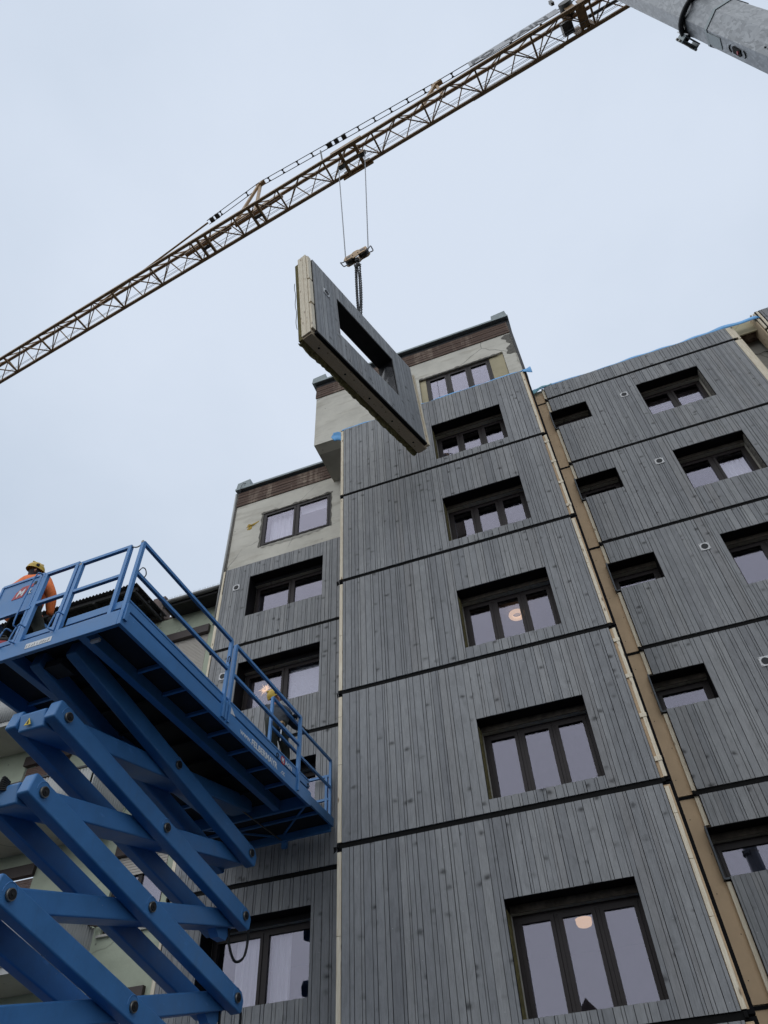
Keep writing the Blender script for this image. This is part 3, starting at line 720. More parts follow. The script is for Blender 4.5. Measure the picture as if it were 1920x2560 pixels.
curtain('white curtain in the left pane of the bare plaster window left of the bay', -7.50, -6.70, WM+0.26, 15.9, 17.3, 5)
box_bl = box('roller_blind', -6.50, -5.60, WM+0.20, WM+0.21, 17.02, 17.30, 'curtain'); tag(box_bl, 'white roller blind partly lowered in the bare plaster window left of the bay', 'blind')
# lamps
def dome(name, label, loc, r, h):
    root = empty(name, label, 'ceiling lamp', loc)
    bm = bmesh.new(); prof = [(0.001, -h), (r*0.55, -h*0.97), (r*0.85, -h*0.85), (r, -h*0.55), (r, -0.012), (0.001, -0.012)]; n = 28; rs = []
    for a, z in prof: rs.append([bm.verts.new((a*math.cos(k*2*math.pi/n), a*math.sin(k*2*math.pi/n), z)) for k in range(n)])
    for i in range(len(rs)-1):
        for k in range(n): bm.faces.new((rs[i][k], rs[i][(k+1) % n], rs[i+1][(k+1) % n], rs[i+1][k]))
    bmesh.ops.remove_doubles(bm, verts=bm.verts[:], dist=0.002)
    link('lamp_shade', bm_to(bm, 'lamp_shade', True), 'lamp', root)
    cyl('ceiling_plate', (0, 0, -0.012), (0, 0, 0.0), r*1.06, 'white', root, 28)
    return root
dome('ceiling_lamp', 'lit drum shaped lamp behind the middle pane of the lowest bay window', (-1.10, 11.60, 5.270), 0.115, 0.12)
root = empty('ceiling_lamp', 'lit ring shaped lamp behind the middle pane of the third bay window', 'ceiling lamp', (-1.045, 11.55, 10.93))
tube('lamp_shade', [(0.125*math.cos(a*math.pi/14), 0.125*math.sin(a*math.pi/14), -0.06) for a in range(28)], 0.045, 'lamp', root, 10, True)
cyl('ceiling_plate', (0, 0, -0.03), (0, 0, 0), 0.07, 'white', root, 20)
# paper star
root = empty('paper_star', 'lit paper star hanging in the left pane beside the worker in dark', 'star lamp', (-7.14, WM+0.22, 11.30))
core = None
for k in range(12):
    a = k*math.pi/6; ln = 0.20 if k % 2 == 0 else 0.13
    bm = bmesh.new(); tip = bm.verts.new((ln*math.cos(a), 0, ln*math.sin(a))); bs = []
    for da, dy in ((-0.24, 0), (0, -0.045), (0.24, 0), (0, 0.045)): bs.append(bm.verts.new((0.055*math.cos(a+da), dy*0.6, 0.055*math.sin(a+da))))
    for i in range(4): bm.faces.new((tip, bs[i], bs[(i+1) % 4]))
    bm.faces.new(bs)
    link('star_point', bm_to(bm, 'star_point'), 'star', root)
bm = bmesh.new(); bmesh.ops.create_icosphere(bm, subdivisions=2, radius=0.052); link('star_core', bm_to(bm, 'star_core'), 'star', root)
tube('cord', [(0, 0, 0.08), (0, 0, 0.5)], 0.004, 'hose', root, 6)

# ------------------------------------------------------------------ flying wall element on the crane
PF = Matrix.Translation((-3.011, 5.400, 16.485)) @ Euler((0.009, -0.128, 1.291), 'XYZ').to_matrix().to_4x4() @ Matrix.Translation((0, 0, -2.66))
wp = empty('hanging_wall_panel', 'grey timber wall panel with a window opening, hanging tilted from the crane', 'wall panel')
wp.matrix_world = PF
PW, PH = 3.70, 2.66
hole = (0.77, 2.84, PH-1.89, PH-0.55)
lay_boards(wp, 0, PW, 0.0, PH, [hole], 42)
holed('sheathing', 0.0, PW, 0.03, PH-0.005, 0.024, 0.070, [hole], 'membrane', wp)
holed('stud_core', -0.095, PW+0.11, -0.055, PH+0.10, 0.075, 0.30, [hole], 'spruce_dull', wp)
def wl(u, v):
    r = random.Random(int(u*997)*31+int(v*991)); return (-0.08+u*(PW+0.16), 0.345+0.05*r.random(), -0.02+v*(PH+0.04)+0.05*(r.random()-0.5))
def hanging_wool(u, v):
    r = random.Random(int(u*997)+int(v*991)*7); return (-0.06+u*(PW+0.14), 0.302+0.125*v+0.03*(r.random()-0.5), -0.055-0.055*math.sin(v*3.14)*(0.6+r.random()*0.8)-0.02*math.sin(u*19))
sheet('insulation_fringe', hanging_wool, 70, 5, 'wool', wp, smooth=False, thick=0.01)
holed('insulation', -0.075, PW+0.09, -0.04, PH+0.06, 0.302, 0.41, [hole], 'wool', wp)
for y0, y1 in ((0.082, 0.165), (0.172, 0.292)): batten(wp, -0.125, -0.096, y0, y1, -0.05, PH+0.12)
batten(wp, -0.115, -0.020, 0.026, 0.074, 0.04, PH*0.33); batten(wp, -0.115, -0.015, 0.022, 0.074, PH*0.35, PH*0.66); batten(wp, -0.115, -0.020, 0.026, 0.074, PH*0.68, PH+0.02)
batten(wp, PW+0.112, PW+0.150, 0.080, 0.290, -0.05, PH+0.02); batten(wp, PW+0.02, PW+0.085, 0.024, 0.073, 0.02, PH-0.25); batten(wp, PW+0.105, PW+0.16, -0.004, 0.073, 0.0, PH-0.15)
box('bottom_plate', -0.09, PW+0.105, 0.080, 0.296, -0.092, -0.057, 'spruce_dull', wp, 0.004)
for k in range(5): cyl('drill_hole', (0.25+k*0.80, 0.19, -0.094), (0.25+k*0.80, 0.19, -0.0915), 0.022, 'black', wp, 14)
box('bottom_tape', -0.02, PW+0.03, -0.004, 0.072, -0.062, -0.002, 'black', wp, 0.006)
box('reveal_head', hole[0], hole[1], 0.024, 0.40, hole[3]-0.012, hole[3]-0.001, 'reveal', wp); box('reveal_sill', hole[0], hole[1], 0.024, 0.40, hole[2]+0.001, hole[2]+0.012, 'reveal', wp)
box('reveal_jamb', hole[0]+0.001, hole[0]+0.012, 0.024, 0.40, hole[2]+0.013, hole[3]-0.013, 'reveal', wp); box('reveal_jamb', hole[1]-0.012, hole[1]-0.001, 0.024, 0.40, hole[2]+0.013, hole[3]-0.013, 'reveal', wp)
def plast(u, v):
    return (hole[1]-0.025-0.05*abs(math.sin(u*7+v*3))*(1-abs(2*v-1)), 0.03+0.36*v, hole[2]+0.02+u*(1.0+0.12*math.sin(v*4)))
sheet('plastic_sheet', plast, 16, 10, 'sheet', wp)
vent(wp, 0.40, PH-0.81)
tube('loose_strap', [(-0.10, 0.42+0.012*math.sin(k*1.1), PH*0.75-k*0.11) for k in range(16)], 0.007, 'hose', wp, 6)

# ------------------------------------------------------------------ crane
JO = Vector((-2.75, 7.20, 29.40)); JE = Vector((-0.990, 0.1408, 0)).normalized(); JN = Vector((0.1408, 0.990, 0)).normalized()
crane = empty('tower_crane', 'ochre lattice crane jib reaching across the grey sky', 'crane', (0, 0, 0))
def J(t, wd, z): return tuple(JO+JE*t+JN*wd+Vector((0, 0, z)))
TL, TR = -15.0, 23.0; HW = 0.40; AP = 0.80
for wd in (-HW, HW): bar('bottom_chord', J(TL, wd, 0), J(TR, wd, 0), 0.105, 'jib', crane, 0.12)
bar('top_chord', J(TL, 0, AP), J(TR, 0, AP), 0.11, 'jib', crane, 0.11)
t = TL; k = 0
while t < TR-0.1:
    s = 1 if k % 2 == 0 else -1
    bar('brace', J(t, s*HW, 0.0), J(t+1.0, -s*HW, 0.0), 0.038, 'jib', crane)
    bar('brace', J(t, HW, 0.0), J(t+0.5, 0, AP), 0.034, 'jib', crane); bar('brace', J(t+0.5, 0, AP), J(t+1.0, HW, 0.0), 0.034, 'jib', crane)
    bar('brace', J(t, -HW, 0.0), J(t+0.5, 0, AP), 0.034, 'jib', crane); bar('brace', J(t+0.5, 0, AP), J(t+1.0, -HW, 0.0), 0.034, 'jib', crane)
    if k % 2 == 0: bar('strut', J(t, -HW, 0.0), J(t, HW, 0.0), 0.06, 'jib', crane)
    t += 1.0; k += 1
for t0 in (3.95, 6.35):                              # folding joints: paired posts with dark pads
    for dt in (0, 0.36): bar('joint_post', J(t0+dt, -HW, 0.01), J(t0+dt, HW, 0.01), 0.10, 'jib', crane)
    prism('joint_pad', [(-0.16, -0.07), (0.16, -0.07), (0.16, 0.07), (-0.16, 0.07)], 'x', -0.06, 0.06, 'jib2', crane).matrix_local = Matrix.Translation(J(t0+0.18, 0.05, 0.02)) @ Matrix.Rotation(R(-8), 4, 'Z') @ Matrix.Rotation(R(90), 4, 'Z')
    bar('luff_link', J(t0-0.9, -0.02, 0.55), J(t0+1.3, 0.02, 0.50), 0.16, 'jib', crane, 0.12)
# trolley
tr_root = bar('trolley', J(-0.55, 0, -0.16), J(0.55, 0, -0.16), 0.13, 'jib', crane, 0.08); tr_root.name = 'trolley'
for s in (-1, 1):
    bar('trolley_side', J(-0.62, s*(HW+0.07), -0.06), J(0.62, s*(HW+0.07), -0.06), 0.05, 'jib', crane, 0.24)
    bar('trolley_arm', J(0.30, s*0.02, -0.15), J(0.30, s*(HW+0.07), -0.12), 0.12, 'jib', crane, 0.10); bar('trolley_arm', J(-0.30, s*0.02, -0.15), J(-0.30, s*(HW+0.07), -0.12), 0.12, 'jib', crane, 0.10)
    for tt in (-0.45, 0.45): cyl('trolley_wheel', J(tt, s*(HW+0.03), 0.12), J(tt, s*(HW-0.06), 0.12), 0.09, 'jib2', crane, 16)
for tt in (-0.40, 0.44): cyl('pulley', J(tt, -0.05, -0.27), J(tt, 0.05, -0.27), 0.15, 'jib2', crane, 20)
for tt in (-0.40, 0.44):
    for s in (-1, 1): bar('pulley_cheek', J(tt-0.10, s*0.075, -0.24), J(tt+0.10, s*0.075, -0.24), 0.02, 'hookyel', crane, 0.26)
# service ropes along the jib
for wd, z in ((0.10, -0.05), (0.20, 0.02), (-0.06, 0.30), (0.26, 0.10)): bar('trolley_rope', J(-13.0, wd, z), J(9.5 if z < 0 else 20, wd, z), 0.014, 'rope', crane, rnd=True)
# pendant tie: A-frames and paired bars with spacer plates
A1, A2 = (4.45, 4.05), (-3.65, 2.75)
def aframe(tt, zz, lean):
    bar('tie_post', J(tt+0.75, -0.03, AP), J(tt, -0.03, zz), 0.10, 'hookyel', crane); bar('tie_post', J(tt-0.10, 0.03, AP), J(tt, 0.03, zz), 0.10, 'hookyel', crane)
    bar('tie_head', J(tt+0.16, 0, zz-0.05), J(tt-0.24, 0, zz+0.02), 0.16, 'hookyel', crane, 0.22)
aframe(4.45, 4.05, 0); aframe(-3.65, 2.75, 0)
def tie(p, q, n):
    (t0, z0), (t1, z1) = p, q
    for s in (-1, 1): bar('tie_bar', J(t0, s*0.085, z0), J(t1, s*0.085, z1), 0.030, 'jib2', crane, rnd=True)
    for k in range(n):
        u = (k+0.5)/n; tt = t0+(t1-t0)*u; zz = z0+(z1-z0)*u
        ln = 0.07
        pts = [(-ln, -0.085), (-0.02, -0.02), (-0.02, 0.02), (-ln, 0.085), (ln, 0.085), (0.02, 0.02), (0.02, -0.02), (ln, -0.085)]
        o = prism('spacer_plate', [(a, b) for a, b in pts], 'z', -0.02, 0.02, 'jib2', crane)
        d = (JE*(t1-t0)+Vector((0, 0, z1-z0))).normalized(); y = JN; zz_ = d.cross(y)
        P = Vector(J(tt, 0, zz)); o.matrix_local = Matrix(((d.x, y.x, zz_.x, P.x), (d.y, y.y, zz_.y, P.y), (d.z, y.z, zz_.z, P.z), (0, 0, 0, 1)))
tie((7.0, 3.12), (4.45, 4.05), 2); tie((4.35, 4.05), (-3.55, 2.78), 11); tie((-3.75, 2.75), (-14.0, 1.9), 9)
for tt, zz in ((6.55, 3.28), (6.8, 3.19), (1.0, 3.53), (0.7, 3.48), (0.35, 3.43)): bar('tie_coupling', J(tt-0.09, 0, zz-0.01), J(tt+0.09, 0, zz+0.0), 0.20, 'jib2', crane, 0.10)
bar('tie_rod', J(7.0, 0, 3.12), J(12.9, 0, AP+0.03), 0.075, 'jib', crane, rnd=True)
bar('anemometer_mast', J(1.15, -0.2, 0.9), J(1.25, -0.25, 2.3), 0.05, 'jib2', crane)
# sign plates with the crane's lettering
ang = math.atan2(-JE.y, -JE.x)
for s, w0, w1 in ((-1, -8.1, -4.9), (1, -7.9, -4.6)):
    y = HW+0.10 if s > 0 else -HW-0.10
    o = bar('sign_plate', J(w0, y, 0.42), J(w1, y, 0.42), 0.02, 'plate', crane, 0.62)
for txt, tt in (('PO', -4.98), ('TAIN', -6.25)):
    Pm = Vector(J(tt, -HW-0.118, 0.16))
    lettering('lettering', txt, 0.62, 'greytext', crane, Matrix.Translation(Pm) @ Matrix.Rotation(ang, 4, 'Z') @ Matrix.Rotation(R(90), 4, 'X'), 0.012, 1.05)
# jib root fittings near the mast
for tt in (-8.35, -8.75): 
    for s in (-1, 1): bar('gusset_plate', J(tt, s*(HW-0.05), 0.35), J(tt-0.28, s*(HW-0.05), 0.35), 0.04, 'jib', crane, 0.9)
bar('gusset_plate', J(-8.7, -0.33, 0.06), J(-8.7, 0.33, 0.06), 0.30, 'jib', crane, 0.05)
cyl('rope_drum', J(-8.45, -0.5, 0.95), J(-8.45, 0.05, 0.95), 0.22, 'jib2', crane, 18); bar('drive_motor', J(-8.2, -0.1, 0.35), J(-8.2, 0.28, 0.30), 0.34, 'jib2', crane, 0.42)
bar('lamp_bracket', J(-8.1, -0.62, 1.0), J(-8.1, -0.62, 1.45), 0.10, 'jib2', crane); bar('hose_guide', J(-8.9, 0.1, 0.2), J(-10.2, 0.22, 0.55), 0.09, 'jib2', crane)
# mast, outside the picture on the right
mt = -14.6
for a, b in ((-0.5, -0.5), (-0.5, 0.5), (0.5, 0.5), (0.5, -0.5)):
    P = J(mt+a, b, 0); bar('mast_chord', (P[0], P[1], 0), (P[0], P[1], 31.5), 0.14, 'jib', crane)
for k in range(15):
    for (a, b), (c, d) in (((-.5, -.5), (.5, -.5)), ((.5, -.5), (.5, .5)), ((.5, .5), (-.5, .5)), ((-.5, .5), (-.5, -.5))):
        P, Q = J(mt+a, b, 0), J(mt+c, d, 0); bar('mast_brace', (P[0], P[1], 1+k*2), (Q[0], Q[1], 3+k*2), 0.07, 'jib', crane)
# hoist rope falls: belong to the crane
HK = Vector((-2.665, 7.20, 20.45))
def hk(t, wd, z): return tuple(HK+JE*t+JN*wd+Vector((0, 0, z)))
for s, tt in ((-1, -0.40), (1, 0.44)):
    for wd in (-0.018, 0.018): bar('hoist_rope', J(tt+s*0.12, wd, -0.27), hk(s*0.345, wd, 0.06), 0.016, 'rope', crane, rnd=True)
# hook block
hb = empty('hook_block', 'tan hook block with two sheaves hanging on wire ropes below the trolley', 'hook block', tuple(HK))
hrot = Matrix.Rotation(math.atan2(JE.y, JE.x), 4, 'Z')
for s in (-1, 1):
    o = prism('cheek_plate', [(-0.36, -0.07), (-0.30, -0.16), (-0.10, -0.16), (-0.05, -0.23), (0.05, -0.23), (0.10, -0.16), (0.30, -0.16), (0.36, -0.07), (0.32, 0.10), (0.12, 0.10), (0.06, 0.16), (-0.06, 0.16), (-0.12, 0.10), (-0.32, 0.10)], 'y', s*0.075, s*0.095, 'hookyel', hb); o.matrix_local = hrot
    for x in (-0.20, 0.20):
        o = box('marking', x-0.05, x+0.05, s*0.0955, s*0.099, -0.06, 0.03, 'slate', hb); o.matrix_local = hrot
    for x in (-0.27, -0.08, 0.08, 0.27):
        o = cyl('bolt', (x, s*0.094, -0.06), (x, s*0.108, -0.06), 0.018, 'pin', hb, 10); o.matrix_local = hrot
for x in (-0.20, 0.20):
    o = cyl('sheave', (x, -0.045, -0.02), (x, 0.045, -0.02), 0.15, 'pin', hb, 24); o.matrix_local = hrot
for s in (-1, 1):
    o = tube('rope_guard', [(s*0.31, -0.085, 0.05), (s*0.44, -0.085, 0.02), (s*0.46, 0.0, -0.02), (s*0.46, 0.085, -0.06), (s*0.40, 0.085, -0.13), (s*0.30, 0.085, -0.15)], 0.016, 'rope', hb); o.matrix_local = hrot
cyl('swivel', (0, 0, -0.40), (0, 0, -0.20), 0.055, 'pin', hb, 16)
tube('hook', [(0, 0, -0.38), (0, 0, -0.45), (0.045, 0, -0.52), (0.05, 0, -0.59), (0, 0, -0.64), (-0.055, 0, -0.60), (-0.065, 0, -0.53)], 0.03, 'pin', hb, 10)
# sling chain: several strands of links
top = Vector((-2.665, 7.20, 19.86)); pt = PF @ Vector((PW*0.52, 0.19, PH+0.06))
ch = empty('sling_chain', 'bunched black sling chain between the hook and the hanging panel', 'chain', tuple(pt))
def chain(p, q, seed):
    r = random.Random(seed); p, q = Vector(p)-pt, Vector(q)-pt; d = q-p; n = int(d.length/0.062); bm = bmesh.new()
    rot = d.to_track_quat('Z', 'Y').to_matrix().to_4x4(); side = Vector((r.uniform(-1, 1), r.uniform(-1, 1), 0))*0.035
    for k in range(n):
        c = p+d*((k+0.5)/n)+side*math.sin(math.pi*(k+0.5)/n)
        mt_ = Matrix.Translation(c) @ rot @ Matrix.Rotation((k % 2)*math.pi/2+0.4, 4, 'Z')
        rs = []
        for i in range(8):
            a = i*math.pi/4; cx, cz = 0.020*math.cos(a), 0.042*math.sin(a); nrm = Vector((math.cos(a), 0, math.sin(a)))
            rs.append([bm.verts.new(mt_ @ (Vector((cx, 0, cz))+nrm*0.0085*math.cos(b*math.pi/2)+Vector((0, 0.0085*math.sin(b*math.pi/2), 0)))) for b in range(4)])
        for i in range(8):
            for b in range(4): bm.faces.new((rs[i][b], rs[i][(b+1) % 4], rs[(i+1) % 8][(b+1) % 4], rs[(i+1) % 8][b]))
    o = link('chain_strand', bm_to(bm, 'chain_strand', True), 'pin', ch); o['kind'] = 'stuff'
lowp = pt+Vector((0.0, 0, 0.10))
for k, (dx, dy, f) in enumerate(((0.11, 0.01, 1.0), (-0.10, 0.02, 1.0), (0.025, -0.03, 0.97), (-0.04, 0.03, 0.94), (0.15, 0.0, 0.80))):
    chain(top+Vector((dx*0.6, dy, 0)), top.lerp(lowp, f)+Vector((dx*0.3, dy, 0)), k)
tube('master_ring', [(0.07*math.cos(a*math.pi/8), 0, (top-pt).z-0.01+0.09*math.sin(a*math.pi/8)) for a in range(16)], 0.016, 'pin', ch, 8, True).location = (top.x-pt.x, top.y-pt.y, 0)
tube('shackle', [(0.05*math.cos(a*math.pi/8), 0, 0.09+0.10*math.sin(a*math.pi/8)) for a in range(16)], 0.014, 'pin', ch, 8, True)
tube('sling_hook', [(0, 0, 0.14), (0.05, 0, 0.08), (0.09, 0, 0.10), (0.12, 0, 0.15)], 0.014, 'pin', ch, 8)

# ------------------------------------------------------------------ galvanised pole, near on the right
pole = empty('galvanised_pole', 'faceted galvanised steel pole with strap clamps, near the upper right corner', 'pole', (2.755, 2.10, 0))
NS = 8
def facet_ring(r, z, off=0.0): return [(r*math.cos(k*2*math.pi/NS+0.2), r*math.sin(k*2*math.pi/NS+0.2), z) for k in range(NS)]
def facet_tube(name, r0, r1, z0, z1, mat, parent, cap=True):
    bm = bmesh.new(); A = [bm.verts.new(p) for p in facet_ring(r0, z0)]; Bv = [bm.verts.new(p) for p in facet_ring(r1, z1)]
    for k in range(NS): bm.faces.new((A[k], A[(k+1) % NS], Bv[(k+1) % NS], Bv[k]))
    if cap: bm.faces.new(A[::-1]); bm.faces.new(Bv)
    return link(name, bm_to(bm, name), mat, parent)
def pr(z): return 0.197-0.0028*(z-7)
facet_tube('shaft', pr(0), pr(14), 0, 14, 'galv', pole)
facet_tube('strap', pr(9.0)+0.007, pr(9.0)+0.007, 8.985, 9.035, 'flash', pole)
prism('strap_wedge', [(-0.05, 8.70), (0.05, 8.70), (0.05, 8.985), (-0.05, 8.985)], 'y', pr(9)*0.924-0.002, pr(9)*0.924+0.006, 'flash', pole).matrix_local = Matrix.Rotation(R(169)-math.pi/2, 4, 'Z')
CZ = 9.58
facet_tube('clamp_band', pr(CZ)+0.010, pr(CZ)+0.010, CZ, CZ+0.035, 'ring', pole)
tube('rubber_sleeve', [((pr(CZ)+0.022)*math.cos(R(a)), (pr(CZ)+0.022)*math.sin(R(a)), CZ-0.01+0.02*math.sin(a*0.05)) for a in range(135, 262, 9)], 0.026, 'hose', pole, 8)
for a in (R(133), R(286)):
    mx_ = Matrix.Rotation(a-math.pi/2, 4, 'Z')
    for nm, b in (('clamp_lug', (-0.085, 0.085, pr(CZ)+0.005, pr(CZ)+0.018, CZ-0.075, CZ+0.085)), ('clamp_lug', (-0.085, -0.070, pr(CZ)+0.019, pr(CZ)+0.075, CZ-0.07, CZ+0.08)), ('clamp_lug', (0.070, 0.085, pr(CZ)+0.019, pr(CZ)+0.075, CZ-0.07, CZ+0.08)), ('clamp_channel', (-0.068, 0.068, pr(CZ)+0.040, pr(CZ)+0.052, CZ-0.05, CZ+0.06))):
        box(nm, *b, 'flash', pole, 0.003).matrix_local = mx_
    for z in (CZ-0.03, CZ+0.045): cyl('clamp_bolt', (-0.105, pr(CZ)+0.062, z), (0.105, pr(CZ)+0.062, z), 0.011, 'ring', pole, 10).matrix_local = mx_
bar('cable_tail', (0.205*math.cos(R(160)), 0.205*math.sin(R(160)), CZ-0.12), (0.21*math.cos(R(150)), 0.21*math.sin(R(150)), CZ+0.20), 0.012, 'white', pole, rnd=True)
SZ = 8.36; fr_ = pr(SZ)*0.924
q = prism('cable_slot', [(-0.026, SZ-0.075), (0.026, SZ-0.075), (0.034, SZ-0.05), (0.026, SZ+0.085), (-0.026, SZ+0.085), (-0.034, SZ+0.05)], 'y', fr_-0.004, fr_+0.008, 'black', pole); q.matrix_local = Matrix.Rotation(R(169)-math.pi/2, 4, 'Z')
q = cyl('cable_end', (0.0, fr_+0.004, SZ-0.03), (0.0, fr_+0.016, SZ-0.03), 0.015, 'red', pole, 10); q.matrix_local = Matrix.Rotation(R(169)-math.pi/2, 4, 'Z')
for dz in (-0.17, 0.17): tube('weld_mark', [(0.03*math.cos(R(a)), fr_+0.004, SZ+dz*0.7+math.copysign(0.045, dz)*math.sin(R(a))) for a in range(20, 165, 16)], 0.005, 'dark_metal', pole, 6).matrix_local = Matrix.Rotation(R(169)-math.pi/2, 4, 'Z')
q = box('access_door', -0.055, 0.055, pr(7.7)*0.924, pr(7.7)*0.924+0.010, 7.30, 7.74, 'dark_metal', pole); q.matrix_local = Matrix.Rotation(R(214)-math.pi/2, 4, 'Z')
for z in (7.80, 7.86): cyl('door_bolt', (0.03, pr(7.8)*0.924, z), (0.03, pr(7.8)*0.924+0.008, z), 0.007, 'pin', pole, 8).matrix_local = Matrix.Rotation(R(214)-math.pi/2, 4, 'Z')

# ------------------------------------------------------------------ scissor lift
LIFT = empty('scissor_lift', 'blue scissor lift raised beside the facade, seen from below', 'scissor lift', (-5.243, 5.40, 0), (0, 0, R(-1.6)))
LB = -2.45; LEND = 5.35; ZB, ZD, ZT = 7.375, 7.615, 7.80
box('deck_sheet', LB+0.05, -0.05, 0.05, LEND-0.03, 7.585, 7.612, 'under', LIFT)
def rail_beam(name, x0, x1, y0, y1, z0, z1, mat='blue', bev=0.008): return box(name, x0, x1, y0, y1, z0, z1, mat, LIFT, bev)
sb = rail_beam('side_beam', -0.055, 0.0, 0.0, LEND, ZB, ZD); rail_beam('side_beam', LB, LB+0.055, 0.0, LEND, ZB, ZD)
rail_beam('end_beam', LB+0.057, -0.057, 0.0, 0.055, ZB, ZD); rail_beam('end_beam', LB+0.057, -0.057, LEND-0.055, LEND, ZB, 7.584)
rail_beam('toe_board', -0.055, -0.030, 0.03, LEND-0.03, ZD+0.062, ZT, 'blue2'); box('toe_gap_shade', -0.085, -0.062, 0.03, LEND-0.03, ZD+0.001, ZD+0.10, 'hose', LIFT); rail_beam('toe_board', LB+0.022, LB+0.045, 0.03, LEND, ZD+0.012, ZT, 'blue2')  # dark strip stands in for the shade in the gap below the toe board
rail_beam('toe_cap', -0.060, -0.022, 0.02, LEND-0.02, ZT+0.001, ZT+0.030, 'blue2')
rail_beam('toe_board', -0.95, -0.06, 0.036, 0.058, ZD+0.066, ZT, 'blue2'); rail_beam('toe_board', LB+0.05, -1.0, 0.036, 0.058, ZD+0.060, ZT-0.05, 'blue2'); box('toe_gap_shade', LB+0.05, -0.09, 0.062, 0.085, ZD+0.001, ZD+0.10, 'hose', LIFT)  # same painted gap shade along the front
for x in (-0.62, -1.78): rail_beam('long_beam', x-0.06, x+0.06, 0.06, LEND-0.06, 7.40, 7.575, 'blue')
for k in range(7):
    y = 1.10+k*0.60
    rail_beam('cross_beam', -0.558, -0.057, y, y+0.040, 7.515, 7.575, 'blue'); rail_beam('cross_beam', LB+0.057, -1.842, y, y+0.040, 7.515, 7.575, 'blue')
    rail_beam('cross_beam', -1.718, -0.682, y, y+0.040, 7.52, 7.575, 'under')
# roll-out deck at the far end
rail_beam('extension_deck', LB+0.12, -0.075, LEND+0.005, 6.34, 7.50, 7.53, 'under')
for x in (-0.075, LB+0.08): rail_beam('extension_beam', x, x+0.04, 3.9, 6.36, 7.44, 7.60, 'blue')
rail_beam('extension_beam', LB+0.13, -0.08, 6.30, 6.36, 7.36, 7.495, 'blue'); rail_beam('extension_beam', LB+0.13, -0.08, 5.75, 5.80, 7.44, 7.495, 'blue')
bar('strut', (-0.15, 5.45, 7.47), (-1.0, 6.28, 7.47), 0.03, 'blue', LIFT); bar('strut', (-2.2, 5.45, 7.47), (-1.2, 6.28, 7.47), 0.03, 'blue', LIFT)
bar('latch_rod', (-1.15, 4.2, 7.38), (-1.05, 6.40, 7.38), 0.025, 'ring', LIFT, rnd=True); box('latch_foot', -1.08, -0.98, 6.36, 6.42, 7.27, 7.42, 'blue', LIFT)
# guard rails
def post(x, y, z0=ZD-0.05, z1=8.82, wd=0.052): return bar('guard_post', (x, y, z0), (x, y, z1), wd, 'blue2', LIFT)
def rl(p, q, wd=0.048): return bar('guard_rail', p, q, wd, 'blue2', LIFT)
for y in (0.028, 2.42, 2.56, 4.86): post(-0.025, y)
for a, b in ((0.055, 2.395), (2.587, 4.833)):
    rl((-0.025, a-0.03, 8.82), (-0.025, b+0.03, 8.82)); rl((-0.025, a, 8.28), (-0.025, b, 8.28))
    rl((LB+0.025, a-0.03, 8.82), (LB+0.025, b+0.03, 8.82)); rl((LB+0.025, a, 8.28), (LB+0.025, b, 8.28))
for y in (2.42, 2.56, 4.86): post(LB+0.025, y)
for x in (-0.235, -1.035, -1.115, -1.650): post(x, 0.028)
rl((-0.21, 0.028, 8.82), (-1.06, 0.028, 8.82)); rl((-0.26, 0.028, 8.28), (-1.01, 0.028, 8.28))
rl((-1.09, 0.028, 8.85), (-1.67, 0.028, 8.85)); rl((-1.14, 0.028, 8.29), (-1.625, 0.028, 8.29))
tube('safety_chain', [(-0.03, 0.028, 8.83), (-0.08, 0.028, 8.79), (-0.13, 0.028, 8.78), (-0.18, 0.028, 8.80), (-0.235, 0.028, 8.83)], 0.010, 'ring', LIFT, 6)
for x, z in ((-1.05, 8.80), (-0.03, 8.83)): cyl('rail_clip', (x, 0.0, z), (x, 0.06, z), 0.022, 'ring', LIFT, 10)
# gate with solid infill
gate = box('gate', -2.42, -1.69, 0.020, 0.036, 8.235, 8.86, 'blue2', LIFT, 0.006)
for x in (-1.705, -1.755, -2.44): bar('gate_post', (x, 0.028, 7.60), (x, 0.028, 8.88), 0.040, 'blue2', LIFT)
bar('gate_rail', (-1.70, 0.026, 8.875), (-2.44, 0.026, 8.875), 0.04, 'blue2', LIFT); bar('gate_rail', (-1.70, 0.022, 8.235), (-2.44, 0.022, 8.235), 0.045, 'blue2', LIFT)
prism('logo_plate', [(-2.16, 8.53), (-1.97, 8.53), (-1.90, 8.74), (-2.04, 8.74), (-2.12, 8.66)], 'y', 0.0145, 0.0195, 'red', gate)
FR = Matrix.Rotation(R(90), 4, 'X')
lettering('logo_letter', 'M', 0.17, 'white', gate, Matrix.Translation((-2.10, 0.014, 8.565)) @ FR, 0.004, 0.95, 0.2)
lettering('logo_letter', 'JL', 0.12, 'white', gate, Matrix.Translation((-1.905, 0.014, 8.56)) @ FR, 0.003, 0.85, 0.2)
for k, (x, z) in enumerate(((-1.86, 8.72), (-1.82, 8.75))): box('torn_sticker', x-0.025, x+0.02, 0.0150, 0.0195, z-0.03, z+0.03, 'red' if k == 0 else 'ventdark', gate)
for x in (-1.08, -1.70, -1.92):
    z = 7.60
    tube('grab_handle', [(x, 0.0, z+0.02), (x-0.03, -0.05, z+0.02), (x-0.045, -0.06, z+0.06), (x-0.01, -0.06, z+0.24), (x+0.03, -0.055, z+0.28), (x+0.07, 0.0, z+0.26)], 0.011, 'blue2', LIFT, 8)
tube('grab_handle', [(-1.70, -0.005, 8.83), (-1.72, -0.05, 8.84), (-1.76, -0.06, 8.82), (-1.80, -0.055, 8.62), (-1.82, -0.05, 8.0), (-1.82, 0.0, 7.93)], 0.011, 'blue2', LIFT, 8)
